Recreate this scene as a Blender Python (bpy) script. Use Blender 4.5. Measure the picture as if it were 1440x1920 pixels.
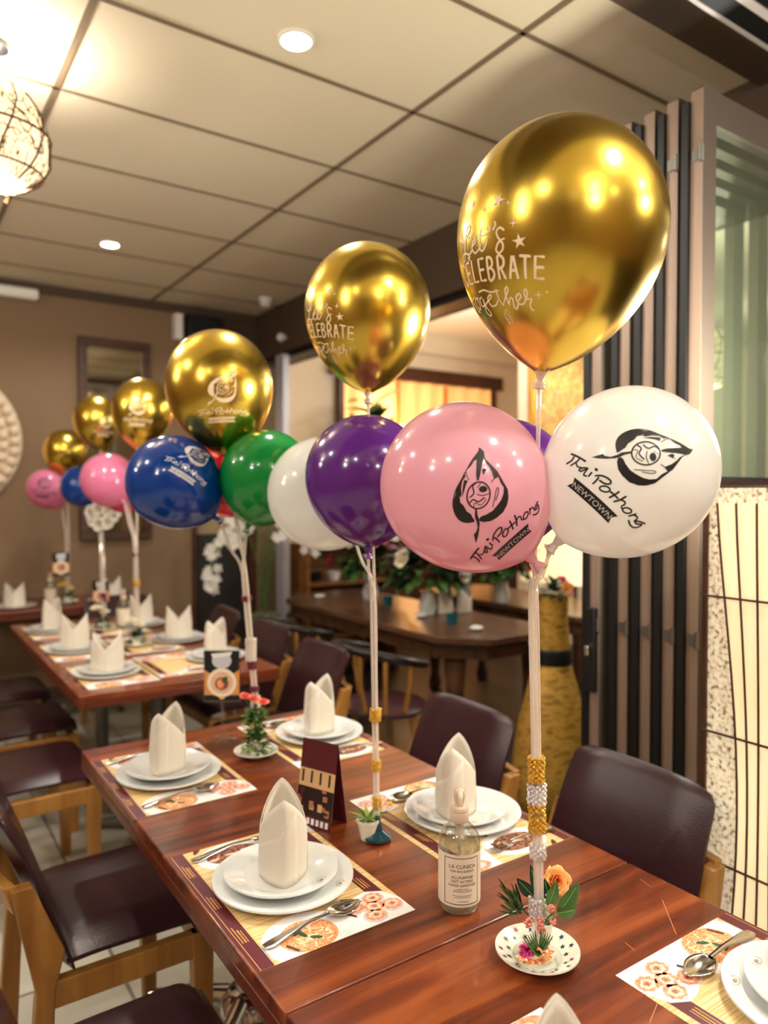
import bpy, bmesh, math, random
from mathutils import Vector, Matrix, noise
from mathutils.geometry import tessellate_polygon
from mathutils.bvhtree import BVHTree
PI=math.pi
random.seed(7)
for o in list(bpy.data.objects): bpy.data.objects.remove(o)
SC=bpy.context.scene; COL=SC.collection
# ------------------------------------------------------------------ camera
F=1380.0; CZ=1.50; PITCH=-math.atan(33/F); YAW=math.radians(34.3)
FW=Vector((math.sin(YAW)*math.cos(PITCH),math.cos(YAW)*math.cos(PITCH),math.sin(PITCH)))
RT=Vector((math.cos(YAW),-math.sin(YAW),0)); UP=RT.cross(FW)
CAM=Vector((0,0,CZ))
def U(px,py,d): return CAM+(FW+RT*((px-720)/F)-UP*((py-960)/F))*d
def UZ(px,py,z):
    r=FW+RT*((px-720)/F)-UP*((py-960)/F); return CAM+r*((z-CZ)/r.z)
cd=bpy.data.cameras.new('camera'); cam=bpy.data.objects.new('camera',cd); COL.objects.link(cam)
cam.matrix_world=Matrix((( RT.x,UP.x,-FW.x,0),(RT.y,UP.y,-FW.y,0),(RT.z,UP.z,-FW.z,CZ),(0,0,0,1)))
cd.sensor_fit='HORIZONTAL'; cd.sensor_width=36; cd.lens=36*F/1440; cd.clip_start=.02
cd.dof.use_dof=True; cd.dof.focus_distance=1.2; cd.dof.aperture_fstop=3.4
SC.camera=cam
# ------------------------------------------------------------------ world, exposure, lights
w=bpy.data.worlds.new('world'); SC.world=w; w.use_nodes=True
w.node_tree.nodes['Background'].inputs[0].default_value=(.9,.8,.7,1)
w.node_tree.nodes['Background'].inputs[1].default_value=.12
SC.view_settings.view_transform='Standard'; SC.view_settings.look='None'
SC.view_settings.gamma=1; SC.view_settings.exposure=0.46
SC.cycles.transparent_max_bounces=32; SC.view_settings.use_curve_mapping=False
def light(kind,loc,energy,col=(1,.82,.6),size=.1,rot=None,spot=None,name='lamp_light'):
    l=bpy.data.lights.new(name,kind); l.energy=energy; l.color=col
    if kind=='AREA': l.size=size
    else: l.shadow_soft_size=size
    if spot: l.spot_size=spot; l.spot_blend=.6
    o=bpy.data.objects.new(name,l); COL.objects.link(o); o.location=loc
    if rot: o.rotation_euler=rot
    return o
DOWN=[(1.15,2.2),(1.15,4.6),(1.15,-.2),(-1.25,-.2),(-1.25,2.2),(-1.25,-2.2),(1.15,-2.2)]
PEND=[(-1.5,.6),(.3,-1.3),(-1.6,3.3),(2.0,-.5)]
E_DOWN=54; E_PEND=38
# ------------------------------------------------------------------ materials
def lin(c): return tuple((x/12.92 if x<=.04045 else ((x+.055)/1.055)**2.4) for x in [v/255 for v in c])+(1,)
MATS={}
def M(name,col=(200,200,200),rough=.5,metal=0,spec=.5,coat=0,trans=0,ior=1.45,emit=None,es=0,alpha=1,bump=0,bscale=40,var=None,vscale=(5,5,5),sheen=0,detail=4):
    if name in MATS: return MATS[name]
    m=bpy.data.materials.new(name); m.use_nodes=True; MATS[name]=m
    nt=m.node_tree; b=nt.nodes['Principled BSDF']
    b.inputs['Base Color'].default_value=lin(col); b.inputs['Roughness'].default_value=rough
    b.inputs['Metallic'].default_value=metal; b.inputs['Specular IOR Level'].default_value=spec
    b.inputs['Coat Weight'].default_value=coat; b.inputs['Coat Roughness'].default_value=.08
    b.inputs['Transmission Weight'].default_value=trans; b.inputs['IOR'].default_value=ior
    b.inputs['Alpha'].default_value=alpha
    if emit: b.inputs['Emission Color'].default_value=lin(emit); b.inputs['Emission Strength'].default_value=es
    if var or bump:
        tc=nt.nodes.new('ShaderNodeTexCoord'); mp=nt.nodes.new('ShaderNodeMapping')
        nt.links.new(tc.outputs['Object'],mp.inputs[0])
    if var:
        mp.inputs['Scale'].default_value=vscale
        n=nt.nodes.new('ShaderNodeTexNoise'); n.inputs['Scale'].default_value=1; n.inputs['Detail'].default_value=detail
        nt.links.new(mp.outputs[0],n.inputs['Vector'])
        r=nt.nodes.new('ShaderNodeValToRGB'); cs=[col]+list(var); k=len(cs)
        r.color_ramp.elements[0].position=.32; r.color_ramp.elements[1].position=.68
        r.color_ramp.elements[0].color=lin(cs[0]); r.color_ramp.elements[1].color=lin(cs[-1])
        for i in range(1,k-1):
            e=r.color_ramp.elements.new(.32+.36*i/(k-1)); e.color=lin(cs[i])
        nt.links.new(n.outputs['Fac'],r.inputs[0]); nt.links.new(r.outputs[0],b.inputs['Base Color'])
        if emit: nt.links.new(r.outputs[0],b.inputs['Emission Color'])
    if bump:
        n2=nt.nodes.new('ShaderNodeTexNoise'); n2.inputs['Scale'].default_value=bscale; n2.inputs['Detail'].default_value=3
        nt.links.new(tc.outputs['Object'],n2.inputs['Vector'])
        bp=nt.nodes.new('ShaderNodeBump'); bp.inputs['Strength'].default_value=bump; bp.inputs['Distance'].default_value=.002
        nt.links.new(n2.outputs['Fac'],bp.inputs['Height']); nt.links.new(bp.outputs[0],b.inputs['Normal'])
    return m
def latex(name,col,tl=.3,tr=0.0):
    m=M(name,col,.16,spec=.6,coat=.5); nt=m.node_tree; b=nt.nodes['Principled BSDF']; out=nt.nodes['Material Output']
    t=nt.nodes.new('ShaderNodeBsdfTranslucent'); t.inputs[0].default_value=lin(col)
    mx=nt.nodes.new('ShaderNodeMixShader'); mx.inputs[0].default_value=tl
    nt.links.new(b.outputs[0],mx.inputs[1]); nt.links.new(t.outputs[0],mx.inputs[2]); last=mx
    if tr:
        tp=nt.nodes.new('ShaderNodeBsdfTransparent'); tp.inputs[0].default_value=lin(col)
        m2=nt.nodes.new('ShaderNodeMixShader'); m2.inputs[0].default_value=tr
        nt.links.new(mx.outputs[0],m2.inputs[1]); nt.links.new(tp.outputs[0],m2.inputs[2]); last=m2
    nt.links.new(last.outputs[0],out.inputs[0]); return m
def clear(name,col=(245,248,246),refl=.12,rough=.03,body=0.0,bodycol=(200,200,200)):
    "thin clear sheet: mostly see-through with a gloss"
    if name in MATS: return MATS[name]
    m=bpy.data.materials.new(name); m.use_nodes=True; MATS[name]=m; nt=m.node_tree; nt.nodes.remove(nt.nodes['Principled BSDF'])
    tp=nt.nodes.new('ShaderNodeBsdfTransparent'); tp.inputs[0].default_value=lin(col)
    g=nt.nodes.new('ShaderNodeBsdfGlossy'); g.inputs['Roughness'].default_value=rough; g.inputs[0].default_value=(1,1,1,1)
    fr0=nt.nodes.new('ShaderNodeLayerWeight'); fr0.inputs[0].default_value=.5; fp=nt.nodes.new('ShaderNodeMath'); fp.operation='POWER'; fp.inputs[1].default_value=4; nt.links.new(fr0.outputs['Facing'],fp.inputs[0]); fr=nt.nodes.new('ShaderNodeMath'); fr.operation='MULTIPLY'; fr.inputs[1].default_value=.7; nt.links.new(fp.outputs[0],fr.inputs[0])
    ad=nt.nodes.new('ShaderNodeMath'); ad.operation='ADD'; ad.inputs[1].default_value=refl; nt.links.new(fr.outputs[0],ad.inputs[0])
    src=tp.outputs[0]
    if body:
        df=nt.nodes.new('ShaderNodeBsdfDiffuse'); df.inputs[0].default_value=lin(bodycol)
        m0=nt.nodes.new('ShaderNodeMixShader'); m0.inputs[0].default_value=body
        nt.links.new(tp.outputs[0],m0.inputs[1]); nt.links.new(df.outputs[0],m0.inputs[2]); src=m0.outputs[0]
    mx=nt.nodes.new('ShaderNodeMixShader'); nt.links.new(ad.outputs[0],mx.inputs[0])
    nt.links.new(src,mx.inputs[1]); nt.links.new(g.outputs[0],mx.inputs[2])
    nt.links.new(mx.outputs[0],nt.nodes['Material Output'].inputs[0]); return m
def wood(name,c1,c2,c3,axis='X',rough=.28,coat=.3,sc=1.0):
    if name in MATS: return MATS[name]
    m=M(name,c2,rough,coat=coat); nt=m.node_tree; b=nt.nodes['Principled BSDF']
    tc=nt.nodes.new('ShaderNodeTexCoord'); mp=nt.nodes.new('ShaderNodeMapping')
    s={'X':(1.6,22,22),'Y':(22,1.6,22),'Z':(22,22,1.6)}[axis]; mp.inputs['Scale'].default_value=[k*sc for k in s]
    nt.links.new(tc.outputs['Object'],mp.inputs[0])
    n=nt.nodes.new('ShaderNodeTexNoise'); n.inputs['Scale'].default_value=1; n.inputs['Detail'].default_value=5; n.inputs['Distortion'].default_value=.9
    nt.links.new(mp.outputs[0],n.inputs['Vector'])
    r=nt.nodes.new('ShaderNodeValToRGB'); r.color_ramp.elements[0].position=.3; r.color_ramp.elements[1].position=.7
    r.color_ramp.elements[0].color=lin(c1); r.color_ramp.elements[1].color=lin(c3); e=r.color_ramp.elements.new(.5); e.color=lin(c2)
    nt.links.new(n.outputs['Fac'],r.inputs[0]); nt.links.new(r.outputs[0],b.inputs['Base Color'])
    mp2=nt.nodes.new('ShaderNodeMapping'); mp2.inputs['Scale'].default_value=[k*sc*5 for k in s]; nt.links.new(tc.outputs['Object'],mp2.inputs[0])
    n2=nt.nodes.new('ShaderNodeTexNoise'); n2.inputs['Scale'].default_value=1; nt.links.new(mp2.outputs[0],n2.inputs['Vector'])
    bp=nt.nodes.new('ShaderNodeBump'); bp.inputs['Strength'].default_value=.25; bp.inputs['Distance'].default_value=.001
    nt.links.new(n2.outputs['Fac'],bp.inputs['Height']); nt.links.new(bp.outputs[0],b.inputs['Normal'])
    return m
TABLEW=wood('table_veneer',(66,25,8),(110,46,18),(146,74,34),'X',.3,.35)
TABLEE=M('table_edge',(98,40,22),.35,coat=.3)
OAK=wood('oak_frame',(128,84,34),(158,108,48),(176,126,62),'Z',.42,.1,.7)
DARKW=M('dark_wood',(62,34,22),.4,var=[(84,48,30)],vscale=(3,20,20))
LEATH=M('maroon_leather',(50,24,29),.27,spec=.5,bump=.25,bscale=220)
CERAM=M('white_ceramic',(226,227,224),.08,spec=.6,coat=.5)
CREAMC=M('cream_ceramic',(236,232,214),.1,coat=.5)
CLOTH=M('napkin_linen',(218,208,192),.85,bump=.12,bscale=500)
STEEL=M('cutlery_steel',(215,208,196),.13,1)
CHROME=M('chrome',(225,225,225),.08,1)
GREYM=M('grey_metal',(120,118,112),.35,.8)
BLACKP=M('black_plastic',(16,16,18),.4)
WHITEP=M('white_plastic',(230,226,218),.35)
GOLDB=M('gold_balloon',(222,188,78),.24,1)
def goldrough():
    pass
INK=M('black_ink',(30,26,24),.45); CREAMI=M('cream_ink',(252,226,186),.45); WHITEI=M('white_ink',(220,218,214),.45)
LPINK=latex('pink_latex',(246,188,204),.3,.06); LWHITE=latex('white_latex',(246,244,240),.3,.05)
LPURP=latex('purple_latex',(98,38,132),.15); LBLUE=latex('blue_latex',(0,62,150),.15); LGREEN=latex('green_latex',(20,150,66),.25)
LRED=latex('red_latex',(226,16,50),.25); LMAG=latex('magenta_latex',(222,24,112),.25); LPINK2=latex('rose_latex',(236,138,178),.3)
TUBE=clear('clear_tube',(250,244,238),.12,.08,.45,(250,240,230))
ACRY=clear('clear_acrylic',(244,246,246),.06)
LEAFG=M('leaf_green',(44,80,38),.4,var=[(84,120,58)],vscale=(30,30,30)); LEAFD=M('leaf_dark',(22,50,28),.35); LEAFL=M('leaf_light',(140,160,60),.5)
GLITG=M('gold_glitter',(244,200,90),.22,1,bump=1,bscale=420); GLITS=M('silver_glitter',(246,242,244),.3,1,bump=1,bscale=420)
for g in (GLITG,GLITS): g.node_tree.nodes['Bump'].inputs['Distance'].default_value=.004
MAROON=M('maroon_print',(92,28,40),.35); MAROONR=M('maroon_ribbon',(110,16,44),.4)
# ------------------------------------------------------------------ mesh helpers
class MB:
    def __init__(s): s.v=[]; s.f=[]; s.m=[]; s.mats=[]
    def mi(s,mat):
        if mat not in s.mats: s.mats.append(mat)
        return s.mats.index(mat)
    def add(s,vs,fs,mat):
        k=len(s.v); i=s.mi(mat); s.v+= [tuple(v) for v in vs]
        for f in fs: s.f.append([a+k for a in f]); s.m.append(i)
    def box(s,c,d,mat,R=None):
        hx,hy,hz=[a/2 for a in d]
        vs=[Vector((x*hx,y*hy,z*hz)) for x in(-1,1) for y in(-1,1) for z in(-1,1)]
        if R is not None: vs=[R@v for v in vs]
        vs=[v+Vector(c) for v in vs]
        s.add(vs,[(0,1,3,2),(4,6,7,5),(0,4,5,1),(2,3,7,6),(0,2,6,4),(1,5,7,3)],mat)
    def tube(s,pts,r,mat,n=8,cap=True):
        pts=[Vector(p) for p in pts]; k=len(pts)
        rs=r if isinstance(r,(list,tuple)) else [r]*k
        t0=(pts[1]-pts[0]).normalized(); a=t0.orthogonal().normalized(); vs=[]
        for i,p in enumerate(pts):
            t=(pts[min(i+1,k-1)]-pts[max(i-1,0)]).normalized()
            a=(a-t*a.dot(t)).normalized(); b=t.cross(a)
            for j in range(n):
                an=2*PI*j/n; vs.append(p+(a*math.cos(an)+b*math.sin(an))*rs[i])
        fs=[(i*n+j,i*n+(j+1)%n,(i+1)*n+(j+1)%n,(i+1)*n+j) for i in range(k-1) for j in range(n)]
        if cap: fs+=[tuple(reversed(range(n))),tuple((k-1)*n+j for j in range(n))]
        s.add(vs,fs,mat)
    def lathe(s,prof,mat,c=(0,0,0),n=32,R=None,sx=1,sy=1,fn=None):
        vs=[];k=len(prof)
        for r,z in prof:
            for j in range(n):
                an=2*PI*j/n; rr=r*(fn(an,r,z) if fn else 1); v=Vector((rr*math.cos(an)*sx,rr*math.sin(an)*sy,z))
                if R is not None: v=R@v
                vs.append(v+Vector(c))
        fs=[(i*n+j,i*n+(j+1)%n,(i+1)*n+(j+1)%n,(i+1)*n+j) for i in range(k-1) for j in range(n)]
        if prof[0][0]>1e-6 and prof[0][0]<.02: fs.append(tuple(reversed(range(n))))
        s.add(vs,fs,mat)
    def ball(s,c,r,mat,n=12,sc=(1,1,1),R=None):
        prof=[(r*math.sin(PI*i/(n//2+2))+1e-5,-r*math.cos(PI*i/(n//2+2))*sc[2]) for i in range(n//2+3)]
        s.lathe(prof,mat,c,n,R,sc[0],sc[1])
    def poly(s,pts,z,mat):
        "flat polygon in xy"
        P=[Vector((p[0],p[1],z)) for p in pts]
        if len(P)<3: return
        s.add(P,[tuple(t) for t in tessellate_polygon([P])],mat)
    def build(s,name,parent=None,smooth=True,loc=None,bevel=0,solid=0,auto=True):
        me=bpy.data.meshes.new(name); me.from_pydata(s.v,[],s.f)
        for m in s.mats: me.materials.append(m)
        me.polygons.foreach_set('material_index',s.m); me.update()
        bm=bmesh.new(); bm.from_mesh(me); bmesh.ops.remove_doubles(bm,verts=bm.verts,dist=1e-6)
        if not solid: 
            bmesh.ops.recalc_face_normals(bm,faces=bm.faces)
        bm.to_mesh(me); bm.free()
        if smooth:
            me.polygons.foreach_set('use_smooth',[True]*len(me.polygons))
            if auto: me.set_sharp_from_angle(angle=math.radians(42))
        o=bpy.data.objects.new(name,me); COL.objects.link(o)
        if parent: o.parent=parent
        if loc: o.location=loc
        if solid: md=o.modifiers.new('solid','SOLIDIFY'); md.thickness=solid; md.offset=0
        if bevel: md=o.modifiers.new('bevel','BEVEL'); md.width=bevel; md.segments=3; md.limit_method='ANGLE'
        return o
def empty(name,loc=(0,0,0),rz=0,label=None,cat=None,group=None):
    o=bpy.data.objects.new(name,None); COL.objects.link(o); o.location=loc; o.rotation_euler.z=rz
    o.empty_display_size=.05
    if label: tag(o,label,cat,group)
    return o
def tag(o,label,cat,group=None,kind=None):
    o['label']=label; o['category']=cat
    if group: o['group']=group
    if kind: o['kind']=kind
    return o
def struct(o): o['kind']='structure'; return o
def kids(o): return [c for c in bpy.data.objects if c.parent==o]
def copy_tree(o,parent=None):
    c=o.copy(); COL.objects.link(c); c.parent=parent
    for ch in kids(o): copy_tree(ch,c)
    return c
def smooth_pts(P,k=5):
    P=[Vector(p) for p in P]
    if len(P)<3: return P
    out=[]
    for i in range(len(P)-1):
        a=P[max(i-1,0)];b=P[i];c=P[i+1];d=P[min(i+2,len(P)-1)]
        for j in range(k):
            t=j/k; out.append(.5*((2*b)+(c-a)*t+(2*a-5*b+4*c-d)*t*t+(3*b-a-3*c+d)*t**3))
    out.append(P[-1]); return out
def ribbon2d(pts,w,caps=True):
    "stroke -> list of 2D quads (each a list of 4 points)"
    P=[Vector((p[0],p[1])) for p in pts]; q=[]
    if caps and len(P)>1:
        a=(P[0]-P[1]).normalized()*w*.4; b=(P[-1]-P[-2]).normalized()*w*.4; P=[P[0]+a]+P+[P[-1]+b]
    L=[];k=len(P)
    for i,p in enumerate(P):
        t=(P[min(i+1,k-1)]-P[max(i-1,0)])
        if t.length<1e-9: t=Vector((1,0))
        t.normalize(); n=Vector((-t.y,t.x)); ww=w*(.55 if caps and i in(0,k-1) else 1)
        L.append((p+n*ww/2,p-n*ww/2))
    for i in range(k-1): q.append([L[i][0],L[i][1],L[i+1][1],L[i+1][0]])
    return q
def circ(cx,cy,rx,ry=None,n=28,a0=0,a1=2*PI,rot=0):
    ry=ry or rx; out=[]
    for i in range(n+(0 if abs(a1-a0-2*PI)<1e-6 else 1)):
        a=a0+(a1-a0)*i/n; x=rx*math.cos(a); y=ry*math.sin(a)
        out.append((cx+x*math.cos(rot)-y*math.sin(rot),cy+x*math.sin(rot)+y*math.cos(rot)))
    return out
def clip(pts,x0,x1,y0,y1):
    for ax,lim,sg in((0,x0,1),(0,x1,-1),(1,y0,1),(1,y1,-1)):
        out=[]
        for i in range(len(pts)):
            a=pts[i-1];b=pts[i]; ia=sg*(a[ax]-lim)>=0; ib=sg*(b[ax]-lim)>=0
            if ia!=ib:
                t=(lim-a[ax])/(b[ax]-a[ax]); out.append((a[0]+(b[0]-a[0])*t,a[1]+(b[1]-a[1])*t))
            if ib: out.append(b)
        pts=out
        if not pts: return []
    return pts
_tc={}
def text_tris(txt):
    "2D triangles of a text, unit height-ish, centred"
    if txt in _tc: return _tc[txt]
    cu=bpy.data.curves.new('t','FONT'); cu.body=txt; cu.align_x='CENTER'; cu.align_y='CENTER'; cu.size=1; cu.resolution_u=3
    o=bpy.data.objects.new('t',cu); COL.objects.link(o); dg=bpy.context.evaluated_depsgraph_get()
    me=bpy.data.meshes.new_from_object(o.evaluated_get(dg)); me.calc_loop_triangles()
    T=[[(me.vertices[v].co.x,me.vertices[v].co.y) for v in t.vertices] for t in me.loop_triangles]
    bpy.data.objects.remove(o); bpy.data.meshes.remove(me); _tc[txt]=T; return T
# ------------------------------------------------------------------ room shell
def slab(name,x0,x1,y0,y1,z0,z1,mat,bevel=0,st=True,parent=None):
    b=MB(); b.box(((x0+x1)/2,(y0+y1)/2,(z0+z1)/2),(x1-x0,y1-y0,z1-z0),mat); o=b.build(name,parent,bevel=bevel,smooth=False)
    if st: struct(o)
    return o
WALLM=M('taupe_wall',(128,102,76),.8,bump=.1,bscale=60)
BEAMM=M('brown_beam',(74,56,40),.7); NBW=M('cream_wall',(232,220,200),.8); 
def tile_floor():
    m=M('floor_tiles',(172,166,150),.35,var=[(190,184,168)],vscale=(2,2,2)); nt=m.node_tree; b=nt.nodes['Principled BSDF']
    tc=nt.nodes.new('ShaderNodeTexCoord'); br=nt.nodes.new('ShaderNodeTexBrick'); nt.links.new(tc.outputs['Object'],br.inputs[0])
    br.offset=0; br.inputs['Scale'].default_value=1; br.inputs['Brick Width'].default_value=.6; br.inputs['Row Height'].default_value=.6; br.inputs['Mortar Size'].default_value=.006
    br.inputs['Color1'].default_value=lin((170,164,148)); br.inputs['Color2'].default_value=lin((186,180,164)); br.inputs['Mortar'].default_value=lin((110,104,94))
    nt.links.new(br.outputs[0],b.inputs['Base Color']); return m
slab('floor',-3,2.2,-3.2,7.2,-.1,0,tile_floor())
slab('floor_2',2.2,8.5,-3.2,7.2,-.1,0,wood('side_floor',(24,17,13),(34,24,18),(46,34,25),'X',.45,.1,.4))
slab('wall_back',-3,2.05,5.75,5.9,0,3.05,WALLM)
slab('wall_back',2.05,2.62,5.75,5.9,2.35,3.05,BEAMM)
slab('wall_back',2.62,2.9,5.75,5.9,0,3.2,WALLM)
slab('wall_left',-3.1,-3,-3.2,5.9,0,3.05,WALLM)
slab('wall_front',-3,8.5,-3.3,-3.2,0,3.3,WALLM)
CEIL=M('ceiling_panels',(222,210,184),.85,bump=.25,bscale=90)
slab('ceiling',-3,2.62,1.45,5.75,3.0,3.1,CEIL)
slab('ceiling',-3,2.62,-3.2,.3,3.0,3.1,CEIL)
# suspended grid of dark joints
b=MB(); GR=M('ceiling_joint',(120,102,80),.7)
for x in (-1.83,-.64,.55,1.74): b.box((x,3.6,2.998),(.022,4.3,.006),GR)
for k in range(8):
    y=1.75+.6*k
    if y<5.7: b.box((-.19,y,2.998),(5.62,.016,.006),GR)
struct(b.build('trim_1',smooth=False))
slab('trim_2',-3,2.6,5.735,5.75,2.93,3.0,BEAMM)
# near bulkhead with the door tracks
slab('trim_3',-3,2.62,.3,1.45,2.96,3.1,BEAMM)
b=MB(); STRW=M('pale_aluminium',(214,206,200),.35,.3)
b.box((-.2,1.302,2.955),(5.6,.014,.014),STRW); b.box((-.2,1.262,2.955),(5.6,.064,.01),BLACKP); b.box((-.2,1.215,2.953),(5.6,.026,.014),STRW); b.box((-.2,1.17,2.955),(5.6,.06,.01),BLACKP); b.box((-.2,1.12,2.953),(5.6,.03,.012),STRW)
struct(b.build('trim_4',smooth=False))
# long beam over the opening
slab('trim_5',2.62,2.95,.3,5.75,2.62,3.25,BEAMM)
slab('trim_6',2.66,2.8,1.6,5.7,2.58,2.62,BLACKP)
slab('baseboard_back',-3,2.05,5.735,5.75,0,.1,BEAMM)
# neighbouring room
slab('wall_far',2.9,8.5,6.5,6.65,0,3.3,NBW); slab('wall_side',2.8,2.9,5.9,6.5,0,3.3,NBW)
slab('wall_right',8.4,8.5,-3.2,6.6,0,3.3,NBW)
NBC=M('white_ceiling',(236,228,212),.8)
slab('ceiling_2',2.95,8.5,-3.2,6.6,3.25,3.35,NBC)
slab('wall_partition',5.05,6.6,5.0,5.12,0,3.25,NBW)
slab('trim_8',2.9,8.4,6.40,6.5,0,1.0,DARKW)
slab('trim_7',2.9,8.4,6.44,6.5,3.05,3.25,NBW)
# closet doorway behind (beige upper panel, dark lower panel)
d1=MB(); d1.box((2.32,5.83,1.75),(.5,.03,1.15),M('beige_panel',(170,146,112),.6)); d1.box((2.32,5.83,.6),(.5,.03,1.15),M('charcoal_panel',(46,42,38),.5))
d1.box((2.07,5.8,1.17),(.05,.08,2.35),DARKW); d1.box((2.59,5.8,1.17),(.05,.08,2.35),DARKW)
struct(d1.build('door_1',smooth=False))
# ------------------------------------------------------------------ downlights, pendants
DLE=M('downlight_glow',(255,255,255),.4,emit=(255,246,228),es=45); 
def downlight(x,y,lab):
    t=empty('ceiling_downlight',(x,y,3.0),0,lab,'ceiling light')
    b=MB(); b.lathe([(.062,0),(.062,-.006),(.05,-.008),(.045,-.002),(.045,.0)],WHITEP,n=28); b.build('trim_ring',t)
    b=MB(); b.lathe([(1e-5,-.004),(.045,-.004)],DLE,n=24); b.build('bulb_face',t)
    light('SPOT',(x,y,2.985),E_DOWN,(1,.97,.92),.05,None,math.radians(150))
DL=['ceiling downlight nearest the camera above the gold balloons','ceiling downlight farther back near the rear wall','downlight over the nearest table, out of the photograph','downlight left of the nearest table, out of the photograph','downlight left of the second table, out of the photograph','downlight behind the camera on the left','downlight behind the camera on the right']
for i,(x,y) in enumerate(DOWN): downlight(x,y,DL[i])
SHADE=M('paper_shade',(250,222,170),.7,emit=(255,222,176),es=.9)
# translucent warm paper
WICK=M('dark_wicker',(70,40,22),.6)
def pendant(loc,r,lab,top=3.0):
    t=empty('pendant_lamp',loc,0,lab,'lamp')
    random.seed(11)
    prof=[(r*.35,r*.98),(r*.62,r*.86),(r*.86,r*.5),(r*1.0,r*.05),(r*.98,-r*.42),(r*.86,-r*.66),(r*.6,-r*.85),(r*.3,-r*.92)]
    b=MB(); b.lathe([(a*.96,z) for a,z in prof],SHADE,n=18); b.build('paper_shade',t,smooth=False)
    b=MB(); 
    for k in range(9):
        a=2*PI*k/9; b.tube([(a_*math.cos(a+.25*math.sin(z*9)),a_*math.sin(a+.25*math.sin(z*9)),z) for a_,z in prof],.0035,WICK,6)
    for i in (0,3,5,7):
        a_,z=prof[i]; b.tube([(a_*math.cos(2*PI*j/24),a_*math.sin(2*PI*j/24),z) for j in range(25)],.004,WICK,6,cap=False)
    for k in range(420):   # fine tangled twigs
        a=random.uniform(0,2*PI); z0=random.uniform(-.8,.8)*r; pts=[]
        da=random.uniform(-.12,.12); dz=random.uniform(-.12,.12)*r
        for q in range(4):
            z=z0+dz*q+.01*math.sin(q*3+k); aa=a+da*q
            rr=next((p0[0]+(p1[0]-p0[0])*(p0[1]-z)/(p0[1]-p1[1]) for p0,p1 in zip(prof,prof[1:]) if p1[1]<=z<=p0[1]),r*.4)
            pts.append((rr*math.cos(aa),rr*math.sin(aa),z))
        b.tube(pts,.0011+.0009*(k%2),WICK,4)
    b.build('wicker_frame',t)
    b=MB(); b.tube([(0,0,r*.9),(0,0,top-loc[2])],.003,BLACKP,6); b.lathe([(.05,top-loc[2]),(.05,top-.02-loc[2]),(.01,top-.04-loc[2])],BLACKP); b.build('cord',t)
    light('POINT',(loc[0],loc[1],loc[2]+r*1.05),E_PEND*(.5 if loc[0]>.2 and loc[1]>1 else 1),(1,.94,.85),.05)
    light('POINT',(loc[0],loc[1],loc[2]-r*1.1),E_PEND*.6,(1,.94,.85),.05)
    return t
pendant(U(-12,258,2.45),.175,'glowing wicker and paper pendant lamp cut off by the left edge')
PL=['pendant lamp left of the tables, out of the photograph','pendant lamp behind the camera, out of the photograph','pendant lamp by the left wall, out of the photograph','unseen pendant lamp added right of the camera to light the ceiling']  # the last one is added to brighten the right side of the ceiling
for (x,y),l in zip(PEND,PL): pendant(Vector((x,y,2.55)),.165,l)
pendant(Vector((3.55,2.25,2.2)),.165,'unseen pendant lamp added behind the folded doors to brighten the ceiling',3.25)  # extra light source for the main room's ceiling, built as a pendant
# neighbouring room lights
for x,y,e_ in ((4.4,3.0,34),(4.4,5.2,13),(6.8,3.6,15),(5.6,1.0,10)):
    light('POINT',(x,y,2.7),e_,(1,.94,.84),.15,name='side_room_light')
# no lamp is placed for spill from the street front
# ------------------------------------------------------------------ wall things
def rect_frame(b,x0,x1,z0,z1,y,w,dp,mat):
    b.box(((x0+x1)/2,y,z1-w/2),(x1-x0,dp,w),mat); b.box(((x0+x1)/2,y,z0+w/2),(x1-x0,dp,w),mat)
    b.box((x0+w/2,y,(z0+z1)/2),(w,dp,z1-z0-2*w),mat); b.box((x1-w/2,y,(z0+z1)/2),(w,dp,z1-z0-2*w),mat)
t=empty('wall_mirror',(1.46,5.75,1.16),0,'dark wood framed mirror on the back wall behind the gold balloons','mirror')
b=MB(); rect_frame(b,-.26,.26,0,1.5,-.02,.06,.04,DARKW); b.build('frame',t,bevel=.004)
b=MB(); b.box((0,-.012,.75),(.42,.01,1.4),M('mirror_glass',(210,200,180),.04,1)); b.build('glass',t)
# carved round medallion
t=empty('carved_medallion',(.31,5.725,1.87),0,'round carved cream wall medallion at the left edge','wall decoration')
CARV=M('carved_cream',(226,204,176),.7,bump=.6,bscale=30)
b=MB(); R90=Matrix.Rotation(PI/2,3,'X')
b.lathe([(1e-4,-.024),(1e-4,.02),(.2,.022),(.2,.03),(.26,.035),(.3,.03),(.5,.02),(.515,.0),(.515,-.024)],CARV,n=48,R=R90)
for ring,(rr,n,s) in enumerate(((.46,40,.036),(.39,32,.034),(.32,26,.03),(.24,22,.036),(.16,12,.05))):
    for k in range(n):
        a=2*PI*k/n+(ring%2)*PI/n; b.ball((rr*math.cos(a),-.032,rr*math.sin(a)),s,CARV,8,(1,1,1) ,None)
b.build('carving',t)
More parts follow.
